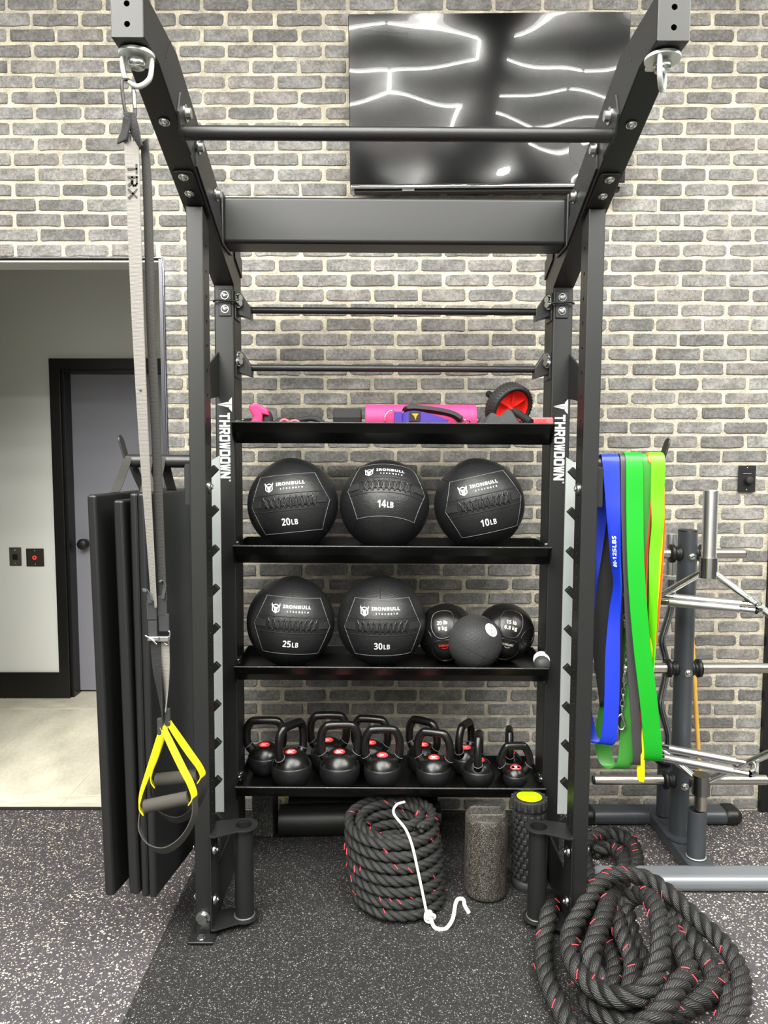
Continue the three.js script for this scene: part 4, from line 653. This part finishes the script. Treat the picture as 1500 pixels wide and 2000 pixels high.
// ---------------------------------------------------------------- loop bands and dip belt on the right peg
{
  const P = [.0, 1.557, .83];
  const rub = (c) => std({ color: c, roughness: .42 });
  // over: rows across the top of the peg at x with half width w, radius r
  const over = (x, w, r, tw = 0) => [0, 1, 2, 3, 4].map(i => { const a = .1 + (Math.PI - .2) * i / 4; return [x + tw * (i - 2) / 4, 1.557 + Math.sin(a) * r, .83 + Math.cos(a) * r, w, 0, 0]; });
  function band(label, color, rows, th) { const t = thing('loop_band', label, 'resistance band', [0, 0, 0]); const m = part('loop', ribbon(rows, th, 150, true), rub(color), t); return t; }
  const blue = band('wide blue loop band marked 125LBS on the peg', 0x142fae, [...over(.715, .027, .0235), [.69, 1.30, .80, .024, 0, .0], [.672, 1.05, .79, .012, 0, .018], [.676, .85, .785, .008, 0, .02], [.668, .73, .79, .02, 0, .012], [.685, .648, .82, .024, 0, .012], [.722, .645, .85, .024, 0, .006], [.732, .75, .862, .024, 0, 0], [.733, .95, .862, .022, 0, .004], [.737, 1.08, .862, .013, 0, .014], [.743, 1.17, .862, .006, 0, .019], [.735, 1.25, .861, .0095, 0, .018], [.730, 1.33, .86, .0145, 0, .014], [.724, 1.43, .858, .021, 0, .008]], .0045);
  { const c = canvas(512, 96, (k, w, h) => { k.fillStyle = '#142fae'; k.fillRect(0, 0, w, h); k.fillStyle = '#f2f4f6'; k.font = 'bold 74px sans-serif'; k.textBaseline = 'middle'; k.fillText('80-125LBS', 14, h / 2, 484); });
const lift = (x, y, z, a, b) => { const d = Math.hypot(a, b), k = .0034 / d; return [x - b * k, y, z + a * k, a * .66, 0, b * .66]; }, rows = [lift(.7375, 1.222, .8613, .0085, .0185), lift(.735, 1.25, .861, .0095, .018), lift(.7325, 1.29, .8605, .012, .016), lift(.730, 1.33, .86, .0145, .014), lift(.7275, 1.37, .8592, .017, .0115)];
    const g = new THREE.BufferGeometry(), cp = new THREE.CatmullRomCurve3(rows.map(r => V(r[0], r[1], r[2]))), cw = new THREE.CatmullRomCurve3(rows.map(r => V(r[3], r[4], r[5]))), pos = [], uv = [], idx = [];
    for (let i = 0; i <= 20; i++) { const p = cp.getPoint(i / 20), w = cw.getPoint(i / 20); for (const s of [-1, 1]) { pos.push(p.x + s * w.x, p.y + s * w.y, p.z + s * w.z); uv.push(i / 20, (1 - s) / 2); } } for (let i = 0; i < 20; i++) { const a = i * 2; idx.push(a, a + 1, a + 3, a, a + 3, a + 2); }
    g.setAttribute('position', new THREE.Float32BufferAttribute(pos, 3)); g.setAttribute('uv', new THREE.Float32BufferAttribute(uv, 2)); g.setIndex(idx); g.computeVertexNormals(); part('strength_print', g, std({ map: c, roughness: .45 }), blue); }
  band('dark grey loop band between blue and green bands', 0x3c3a3c, [...over(.757, .012, .0255), [.765, 1.3, .795, .012, 0, .004], [.775, 1.0, .785, .012, 0, .006], [.79, .7, .79, .012, 0, .006], [.808, .585, .82, .014, 0, .006], [.822, .575, .85, .014, 0, .004], [.812, .7, .868, .014, 0, .003], [.793, .9, .872, .015, 0, .0], [.775, 1.15, .872, .0145, 0, 0], [.762, 1.4, .862, .0135, 0, 0]], .0045);
  band('widest bright green loop band on the right peg', 0x088f19, [...over(.787, .0265, .029), [.80, 1.3, .80, .023, 0, .012], [.82, 1.0, .795, .018, 0, .02], [.84, .75, .80, .02, 0, .018], [.855, .612, .83, .026, 0, .012], [.866, .598, .872, .0275, 0, .005], [.848, .75, .89, .0275, .004, 0], [.813, 1.0, .89, .0265, .004, 0], [.793, 1.22, .884, .0265, .002, 0], [.788, 1.42, .87, .0265, 0, 0]], .005);
  band('muted green loop band with bottom loop hanging forward', 0x357f2c, [...over(.83, .014, .0245), [.82, 1.3, .80, .012, 0, .016], [.80, 1.0, .775, .014, 0, .02], [.755, .75, .76, .02, 0, .02], [.735, .6, .775, .022, 0, .014], [.755, .545, .80, .027, 0, .004], [.785, .56, .83, .026, 0, .002], [.80, .7, .835, .024, 0, .008], [.815, .95, .84, .018, 0, .014], [.828, 1.25, .85, .013, 0, .006], [.83, 1.42, .853, .0135, 0, 0]], .0045);
  band('lime green loop band nearest the peg flap', 0x5cc008, [...over(.862, .022, .029), [.868, 1.35, .80, .014, 0, .012], [.86, 1.1, .80, .006, 0, .016], [.85, .85, .81, .005, 0, .014], [.842, .69, .83, .006, 0, .012], [.848, .69, .85, .006, 0, .012], [.856, .9, .862, .006, 0, .012], [.857, 1.1, .868, .009, 0, .01], [.856, 1.27, .868, .0155, 0, .003], [.862, 1.36, .872, .019, 0, 0], [.862, 1.45, .862, .021, 0, 0]], .0045);
  band('thin yellow loop band hanging lowest on the right peg', 0xe8da08, [...over(.876, .004, .0255), [.88, 1.3, .80, .0035, 0, .006], [.868, 1.05, .80, .0035, 0, .006], [.842, .8, .82, .0035, 0, .006], [.832, .6, .845, .004, 0, .006], [.836, .521, .853, .0045, 0, .005], [.8385, .521, .861, .0045, 0, .004], [.836, .64, .868, .005, 0, .003], [.846, .85, .866, .0045, 0, .004], [.866, 1.1, .864, .0045, 0, .004], [.879, 1.35, .86, .004, 0, .003]], .004);
  band('thin orange loop band behind the lime green one', 0xe86a12, [...over(.838, .005, .0275), [.84, 1.3, .795, .004, 0, .006], [.838, 1.0, .79, .004, 0, .006], [.83, .75, .80, .004, 0, .006], [.828, .585, .83, .005, 0, .006], [.834, .573, .85, .006, 0, .005], [.84, .7, .862, .006, 0, .003], [.868, .95, .85, .006, 0, .004], [.884, 1.2, .848, .006, 0, .004], [.886, 1.4, .85, .005, 0, .003], [.87, 1.53, .856, .004, 0, .003]], .004);
  band('thin red loop band beside the muted green one', 0xdf3d33, [...over(.846, .003, .0235), [.845, 1.3, .80, .003, 0, .005], [.842, 1.0, .80, .003, 0, .005], [.83, .75, .80, .0035, 0, .005], [.825, .63, .815, .004, 0, .005], [.83, .63, .835, .005, 0, .004], [.835, .85, .845, .005, 0, .004], [.836, 1.05, .852, .006, 0, .003], [.832, 1.2, .854, .004, 0, .005], [.842, 1.4, .853, .003, 0, .004]], .004);
  // dip belt
  const d = thing('dip_belt', 'black padded dip belt with steel chain behind the bands', 'belt', [0, 0, 0]);
  part('belt_pad', ribbon([[.745, 1.53, .77, .03, 0, .006], [.738, 1.42, .765, .05, 0, .01], [.734, 1.25, .76, .064, 0, .01], [.736, 1.05, .76, .062, 0, .01], [.748, .9, .762, .045, 0, .01], [.756, .74, .765, .03, 0, .008]], .014, 40), M.rubber, d);
  part('belt_edge', ribbon([[.772, 1.5, .782, .0012, 0, 0], [.766, 1.3, .782, .0012, 0, 0], [.764, 1.1, .782, .0012, 0, 0], [.765, .92, .782, .0012, 0, 0]], .001, 30), M.uhmw, d);
  part('hanging_strap', ribbon([[.757, 1.582, .83, .014, 0, 0], [.76, 1.55, .802, .014, 0, 0], [.775, 1.3, .785, .017, 0, 0], [.785, 1.0, .785, .018, 0, 0]], .004, 30), M.web, d);
  const link = new THREE.TorusGeometry(.0095, .0024, 8, 20).scale(.72, 1.25, 1);
  for (let k = 0; k < 32; k++) { const y = 1.36 - k * .0195, m = part('chain_link', link, M.chrome, d); m.position.set(k < 18 ? .7895 + .003 * Math.sin(k) : .7895 - (k - 18) * .0012, y, k < 18 ? .805 : .842); m.rotation.y = k % 2 ? 1.2 : -.35; }
  part('snap_hook', [tube([V(.770, .74, .845), V(.758, .725, .845), V(.762, .695, .845), V(.775, .69, .848), V(.782, .71, .846), V(.775, .735, .846)], .0034, 40, 8, true), rod(V(.77, .74, .845), V(.785, .70, .85), .0035)], M.zinc, d);
}

// ---------------------------------------------------------------- plate tree with bars on the right
{
  const t = thing('weight_tree', 'dark grey empty plate tree with steel pegs and holders', 'weight rack', [1.18, 0, 0]);
  const slab = (w, h, dp, x, y, z, r) => rbox(w, h, dp, x, y, z, r, 5);
  part('front_foot', slab(1.06, .06, .105, .12, .03, .585, .027), M.treePaintLight, t);
  part('rear_foot', slab(.6, .062, .1, .0, .034, .105, .028), M.treePaint, t);
  for (const s of [-1, 1]) part('foot_cap', slab(.085, .068, .106, s * .31 + .0, .035, .105, .03), M.plastic, t);
  part('spine', extrude(shapeOf([[-.05, .12], [.05, .12], [.05, .56], [-.05, .56]]), .055, .008).rotateX(Math.PI / 2).translate(0, .063, 0), M.treePaint, t);
  part('post', new THREE.CylinderGeometry(.034, .034, 1.225, 36).scale(1, 1, 1.4).translate(0, .672, .33), M.treePaint, t);
  part('post_cap', new THREE.CylinderGeometry(.033, .034, .006, 36).scale(1, 1, 1.4).translate(0, 1.287, .33), M.plastic, t);
  part('post_flange', [new THREE.CylinderGeometry(.06, .06, .008, 36).scale(1, 1, 1.2).translate(0, .07, .34)], M.treePaint, t); bolt(t, hexHead, V(.035, .074, .39), V(0, 1, 0), .9);
  for (const [y, half] of [[1.197, .222], [.742, .345], [.288, .345]]) {
    for (const s of [-1, 1]) {
      const pg = part('peg', [rod(V(s * .03, y, .33), V(s * (half - .003), y, .33), .0198, .0198, 28), rod(V(s * (half - .003), y, .33), V(s * half, y, .33), .0198, .017, 28)], M.satin, t);
      part('peg_end', rod(V(s * half, y, .33), V(s * (half + .003), y, .33), .0165, .0165, 24), M.plastic, pg);
      part('collar', lathe([[.02, .03], [.036, .034], [.036, .047], [.024, .05], [.024, .058], [.03, .064], [.034, .074], [.02, .076]].map(([r, h]) => [r, .1 - h]), 32).rotateZ(-s * Math.PI / 2).translate(s * .0, y, .33), M.plastic, pg);
    }
    bolt(t, domeHead, V(0, y - .006, .378), V(0, 0, 1), 1.2);
  }
  part('front_holder', lathe([[.029, .245], [.029, .07], [.0335, .07], [.0335, .248], [.029, .248]], 32).translate(.0, 0, .5), M.treePaint, t); part('holder_weld', new THREE.TorusGeometry(.034, .003, 8, 30).rotateX(Math.PI / 2).translate(0, .068, .5), M.zincPlain, t);
  part('rear_holder', lathe([[.026, .29], [.026, .07], [.031, .07], [.031, .29], [.026, .293]], 32).translate(.0, 0, .175), M.treePaint, t); part('holder_collar', lathe([[.028, .293], [.041, .293], [.041, .312], [.028, .312]], 30).translate(0, 0, .175), M.plastic, t);
  // hex bar standing in the front holder
  const hx = thing('hex_bar', 'chrome hexagonal lifting bar standing upright in front holder', 'barbell', [1.19, 0, .5]); hx.rotation.y = -.52;
  part('sleeve', [rod(V(0, 1.20, 0), V(0, 1.450, 0), .0262, .0262, 36), rod(V(0, 1.450, 0), V(0, 1.453, 0), .0262, .024, 36)], M.brushed, hx);
  part('collar', rod(V(0, 1.13, 0), V(0, 1.205, 0), .0325, .0325, 36), std({ color: 0xb9babb, roughness: .2, metalness: 1 }), hx);
  part('sleeve', [rod(V(0, .08, 0), V(0, .312, 0), .0225, .0225, 36)], M.satin, hx);
  part('collar', rod(V(0, .31, 0), V(0, .385, 0), .0325, .0325, 36), std({ color: 0x8d8e8d, roughness: .25, metalness: 1 }), hx);
  for (const s of [-1, 1]) part('frame_tube', bent([V(s * .02, 1.15, 0), V(s * .33, .925, 0), V(s * .33, .59, 0), V(s * .02, .365, 0)], .0135, .05, 10, 16), M.chrome, hx);
  for (const y of [1.045, .462]) for (const zz of [0, .1]) {
    const hb = part('handle_bar', [rod(V(-.165, y, zz), V(.165, y, zz), .0125, .0125, 20)], M.chrome, hx);
    part('knurled_grip', rod(V(-.115, y, zz), V(.115, y, zz), .0155, .0155, 24), std({ color: 0xdadada, roughness: .3, metalness: 1 }), hb);
    if (zz) for (const s of [-1, 1]) part('handle_riser', bent([V(s * .165, y, -.0), V(s * .178, y, .02), V(s * .178, y, .08), V(s * .165, y, .1)], .0135, .016, 8, 14), M.chrome, hb);
  }
  // curl bar standing in the rear holder
  const cb = thing('curl_bar', 'steel zigzag curl bar standing upright in rear holder', 'barbell', [0, 0, .175]);
  part('sleeve', rod(V(1.18, 1.085, 0), V(1.178, 1.257, 0), .0252, .0252, 32), M.brushed, cb); part('flange', rod(V(1.18, 1.073, 0), V(1.18, 1.087, 0), .034, .034, 32), M.zincPlain, cb);
  part('shaft', bent([V(1.18, 1.08, 0), V(1.186, .95, 0), V(1.148, .812, 0), V(1.172, .73, 0), V(1.172, .666, 0), V(1.149, .546, 0), V(1.19, .415, 0), V(1.188, .3, 0)], .0145, .025, 10, 18), std({ color: 0x9aa0a4, roughness: .22, metalness: 1 }), cb);
  part('flange', rod(V(1.186, .314, 0), V(1.186, .328, 0), .034, .034, 32), M.zincPlain, cb); part('sleeve', rod(V(1.183, .08, 0), V(1.186, .316, 0), .0225, .0225, 28), M.satin, cb);
  const dw = thing('wooden_dowel', 'thin pale wooden dowel standing behind the plate tree', 'stick', [0, 0, 0]);
  part('stick', rod(V(1.381, .0, .09), V(1.285, 1.2, .07), .0095, .0095, 14), std({ color: 0xd9a94e, roughness: .6 }), dw);
}

// ---------------------------------------------------------------- ropes
function ropeParts(pts, R, pitch, thing_, mat, seed, tracerEvery, closed = false) {
  const curve = new THREE.CatmullRomCurve3(pts.map(p => V(...p)), closed, 'centripetal'); curve.arcLengthDivisions = 1200; const L = curve.getLength(), n = Math.ceil(L / .011), sr = R * .53, so = R * .52, NR = 9, r = rng(seed);
  const P = [], T = []; for (let i = 0; i <= n; i++) { P.push(curve.getPointAt(i / n)); T.push(curve.getTangentAt(i / n)); }
  let N = V(0, 1, 0).cross(T[0]); if (N.length() < .1) N = V(1, 0, 0).cross(T[0]); N.normalize(); const NN = [N.clone()];
  for (let i = 1; i <= n; i++) { N = N.clone().applyQuaternion(new THREE.Quaternion().setFromUnitVectors(T[i - 1], T[i])); N.addScaledVector(T[i], -N.dot(T[i])).normalize(); NN.push(N.clone()); }
  const tr = [];
  for (let s = 0; s < 3; s++) {
    const C = P.map((p, i) => { const a = i / n * L / pitch * Math.PI * 2 + s * Math.PI * 2 / 3, b = T[i].clone().cross(NN[i]); return p.clone().addScaledVector(NN[i], Math.cos(a) * so).addScaledVector(b, Math.sin(a) * so); });
    const pos = [], uv = [], idx = [], out = [];
    for (let i = 0; i <= n; i++) {
      const t = C[Math.min(n, i + 1)].clone().sub(C[Math.max(0, i - 1)]).normalize(), o = C[i].clone().sub(P[i]); o.addScaledVector(t, -o.dot(t)).normalize(); const q = t.clone().cross(o); out.push(o);
      for (let k = 0; k <= NR; k++) { const a = k / NR * Math.PI * 2, v = C[i].clone().addScaledVector(o, Math.cos(a) * sr).addScaledVector(q, Math.sin(a) * sr); pos.push(v.x, v.y, v.z); uv.push(i / n * L / .035, k / NR * 3); }
    }
    for (let i = 0; i < n; i++) for (let k = 0; k < NR; k++) { const a = i * (NR + 1) + k, b = a + NR + 1; idx.push(a, a + 1, b, b, a + 1, b + 1); }
    const g = new THREE.BufferGeometry(); g.setAttribute('position', new THREE.Float32BufferAttribute(pos, 3)); g.setAttribute('uv', new THREE.Float32BufferAttribute(uv, 2)); g.setIndex(idx); g.computeVertexNormals();
    part('strand', [g, new THREE.SphereGeometry(sr, 10, 8).translate(C[0].x, C[0].y, C[0].z), new THREE.SphereGeometry(sr, 10, 8).translate(C[n].x, C[n].y, C[n].z)], mat, thing_);
    for (let i = Math.floor(r() * 10) + 4; i < n - 4; i += Math.floor(tracerEvery / .011 * (.7 + .6 * r()))) {
      const t = C[i + 1].clone().sub(C[i]).normalize(), q = t.clone().cross(out[i]), a0 = (r() - .5) * 1.2, pp = []; for (let k = -3; k <= 3; k++) { const a = a0 + k * .14, o = out[i].clone().multiplyScalar(Math.cos(a)).addScaledVector(q, Math.sin(a)); pp.push(C[i].clone().addScaledVector(t, k * .0032).addScaledVector(o, sr + .0003)); }
      tr.push(tube(pp, .0017, 8, 5));
    }
  }
  if (tr.length) part('red_tracer_thread', tr, M.tracer, thing_).userData.kind = 'stuff';
}
{
  // tied coil between the rack's feet
  const c = thing('coiled_battle_rope', 'neatly coiled black battle rope tied with white cord', 'rope', [.045, 0, .645]); 
  const R = .0185, pts = []; let rr = rng(5);
  for (let lay = 0; lay < 2; lay++) { const rad = lay ? .152 : .112, turns = 7.15; for (let i = 0; i <= turns * 16; i++) { const u = lay ? i / 16 : turns - i / 16, a = u * Math.PI * 2 * (lay ? 1 : 1) + (lay ? 0 : .3), bulge = 1 + .05 * Math.sin(u / turns * Math.PI) + .02 * (rr() - .5); pts.push([Math.cos(a) * rad * bulge - (u - 2) * .0042, .02 + u * .0355, Math.sin(a) * rad * bulge - (u - 1) * .011]); } }
  ropeParts(pts, R, .105, c, M.ropeCoil, 3, .22);
  part('tie_cord', tube([V(.03, .30, -.1), V(.0, .308, -.06), V(-.01, .305, .0), V(.03, .285, .072), V(.052, .24, .1), V(.07, .17, .128), V(.088, .09, .15), V(.1, .035, .166)], .0048, 60, 9), M.cord, c);
  const kn = [new THREE.TorusKnotGeometry(.012, .0055, 60, 8, 2, 3).translate(.108, .03, .168)]; kn.push(tube([V(.11, .03, .17), V(.125, .006, .19), V(.16, .002, .19), V(.185, .03, .18), V(.195, .075, .17), V(.205, .09, .165), V(.222, .088, .165), V(.226, .07, .168), V(.24, .048, .175)], .0066, 60, 9));
  part('cord_knot', kn, M.cord, c);
  // long rope heaped on the floor
  const h = thing('battle_rope', 'thick black battle rope heaped in loops on floor', 'rope', [0, 0, 0]), RR = .029, PI = .128;
  const paths = [
    [[.578, .05, .735], [.548, .06, .84], [.503, .035, .975], [.484, .032, 1.106], [.494, .032, 1.219], [.52, .032, 1.33], [.629, .032, 1.414], [.789, .032, 1.406], [.93, .04, 1.316], [1.014, .05, 1.206], [1.062, .05, 1.078], [1.055, .06, .975], [1.012, .08, .902], [.965, .11, .83], [.903, .13, .762], [.819, .14, .748], [.73, .14, .80], [.634, .12, .925], [.571, .1, 1.021], [.554, .1, 1.137], [.58, .1, 1.231], [.633, .11, 1.29], [.694, .13, 1.3], [.753, .16, 1.252], [.805, .18, 1.139], [.844, .18, .991], [.843, .15, .883], [.809, .1, .837], [.789, .06, .937], [.787, .032, 1.053], [.735, .032, 1.16], [.67, .032, 1.24]],
    [[.748, .035, .696], [.762, .032, .534], [.795, .032, .37], [.904, .032, .262], [.983, .032, .311], [.968, .032, .463], [.899, .04, .584], [.80, .06, .70], [.719, .12, .91], [.641, .13, 1.065], [.600, .12, 1.154], [.625, .07, 1.22], [.70, .045, 1.25]],
    [[.775, .04, .786], [.725, .032, .933], [.70, .032, 1.062], [.66, .032, 1.169], [.66, .03, 1.26]],
    [[.80, .05, .72], [.765, .075, .86], [.745, .085, .98], [.742, .07, 1.1], [.70, .05, 1.2]],
    [[.94, .05, .80], [.905, .05, .92], [.905, .045, 1.05], [.84, .04, 1.17], [.78, .04, 1.24]],
    [[.968, .06, .802], [.97, .05, .948], [.984, .04, 1.053], [.961, .045, 1.151], [.884, .06, 1.235], [.775, .07, 1.304], [.69, .06, 1.33], [.616, .045, 1.283], [.579, .035, 1.212], [.60, .032, 1.128]],
    [[.909, .1, .946], [.885, .11, 1.08], [.87, .11, 1.187], [.80, .13, 1.277], [.722, .11, 1.353], [.64, .08, 1.38]],
    [[1.005, .05, .85], [.985, .032, .98], [1.0, .032, 1.1], [.975, .032, 1.22], [.88, .032, 1.33], [.76, .032, 1.37]],
    [[.834, .032, .397], [.891, .05, .406], [.907, .05, .498], [.874, .06, .585]],
  ];
  paths.forEach((p, i) => ropeParts(p, RR, PI, h, M.rope, 20 + i, .2));
}

// ---------------------------------------------------------------- rollers and rolled mats under the rack
{
  const gr = granuleTex; gr.repeat.set(1, 1);
  const f = thing('foam_roller', 'smooth black foam roller with silver speckles standing upright', 'foam roller', [.368, 0, .625]);
  const g = lathe([[0, .003], [.05, .002], [.068, .004], [.0755, .012], [.0768, .03], [.0768, .275], [.0755, .293], [.068, .302], [.05, .305], [0, .3055]], 48);
  { const p = g.attributes.position, u = g.attributes.uv; for (let i = 0; i < p.count; i++) { const rr = Math.hypot(p.getX(i), p.getZ(i)), top = rr < .07; u.setXY(i, top ? p.getX(i) * 5 : u.getX(i) * 2.4, top ? p.getZ(i) * 5 : p.getY(i) * 5); } }
  part('roller_body', g, std({ map: gr, roughness: .32, bumpMap: gr, bumpScale: .001 }), f);
  part('moulded_line', [-.03, .03].map(z => rod(V(-.055, .3056, z), V(.055, .3056, z), .0012, .0012, 6)), M.seam, f);
  const k = thing('massage_roller', 'knobbly charcoal massage roller with lime green end', 'foam roller', [.532, 0, .57]);
  const ch = std({ color: 0x2c2d2d, roughness: .6 });
  part('core', lathe([[0, .001], [.05, .001], [.05, .322], [.0, .322]], 40), ch, k);
  part('green_end', new THREE.CylinderGeometry(.047, .047, .004, 40).translate(0, .331, 0), std({ color: 0xb9f20a, roughness: .45 }), k);
  const rim = lathe([[.046, .3], [.046, .334], [.058, .334], [.062, .33], [.062, .298], [.046, .298]], 48); part('end_rim', rim, ch, k); part('end_rim', lathe([[.046, .0], [.062, 0], [.062, .03], [.046, .03]], 48), ch, k);
  const kg = rbox(.0145, .0165, .014, 0, 0, 0, .003, 1); const nub = [];
  for (let j = 0; j < 11; j++) for (let i = 0; i < 15; i++) { const a = (i + (j % 2) * .5) / 15 * Math.PI * 2; if (Math.cos(a) < -.55) nub.push(kg.clone().translate(0, .05 + j * .0225, .0545).rotateY(a)); else { const m = part('nub', kg, ch, k); m.position.set(Math.sin(a) * .0545, .05 + j * .0225, Math.cos(a) * .0545); m.rotation.y = a; } }
  part('further_nubs', nub, ch, k).userData.kind = 'stuff';
  const teeth = []; for (let i = 0; i < 16; i++) teeth.push(rbox(.012, .034, .008, 0, .316, .0625, .003, 1).rotateY(i / 16 * Math.PI * 2)); part('rim_teeth', teeth, ch, k);
  const rollMat = std({ color: 0x1a1a19, roughness: .42 });
  function roll(label, x0, x1, y, z, r, ry) { const t = thing('rolled_mat', label, 'exercise mat', [(x0 + x1) / 2, y, z]); t.rotation.y = ry; const L = x1 - x0; part('rolled_sheet', [new THREE.CylinderGeometry(r, r, L, 48, 1, true).rotateZ(Math.PI / 2), new THREE.RingGeometry(.006, r, 48).rotateY(Math.PI / 2).translate(L / 2, 0, 0), new THREE.RingGeometry(.006, r, 48).rotateY(-Math.PI / 2).translate(-L / 2, 0, 0)], rollMat, t); const sp = []; for (let i = 0; i <= 90; i++) { const a = i / 90 * Math.PI * 10, q = .008 + (r - .008) * i / 90; sp.push(V(-L / 2 - .0005, Math.cos(a) * q, Math.sin(a) * q)); } part('spiral_edge', tube(sp, .0012, 200, 5), M.seamDark, t); return t; }
  roll('thick black rolled mat lying behind the coiled rope', -.435, .235, .0635, .2, .0625, .04);
  const upper = roll('black rolled mat with yellow edge lying against bricks', -.42, .235, .185, .11, .058, 0);
  part('yellow_tag', box(.012, .075, .03, -.329, -.02, .05), std({ color: 0xd8cc20, roughness: .6 }), upper);
  const low = thing('rolled_mat', 'black rolled mat hidden beneath the one with yellow edge', 'exercise mat', [-.09, .0635, .07]); part('rolled_sheet', new THREE.CylinderGeometry(.062, .062, .64, 40).rotateZ(Math.PI / 2), rollMat, low);
  const marble = dataTex(512, (d, n) => { const r = rng(71), a = noiseGrid(n, 8, r), b = noiseGrid(n, 24, r), c = noiseGrid(n, 80, r); for (let i = 0; i < n * n; i++) { const x = i % n, y = i / n | 0, w = a(x * 1.0, y) + .5 * b(x, y) + .25 * c(x, y), v = Math.abs(Math.sin(w * 7 + x / n * 3)), m = v < .22 ? (1 - v / .22) : 0, q = 52 + 200 * m * (.4 + .6 * b(y, x)); d[i * 4] = q; d[i * 4 + 1] = q; d[i * 4 + 2] = q * .97; d[i * 4 + 3] = 255; } }, true);
  const bl = thing('foam_block', 'dark marbled foam block standing beside rolled mats', 'yoga block', [-.498, 0, .19]); bl.rotation.y = -.1;
  part('block', rbox(.088, .225, .1, 0, .1135, 0, .006, 3), std({ map: marble, roughness: .6 }), bl);
}

renderer.render(scene, camera);
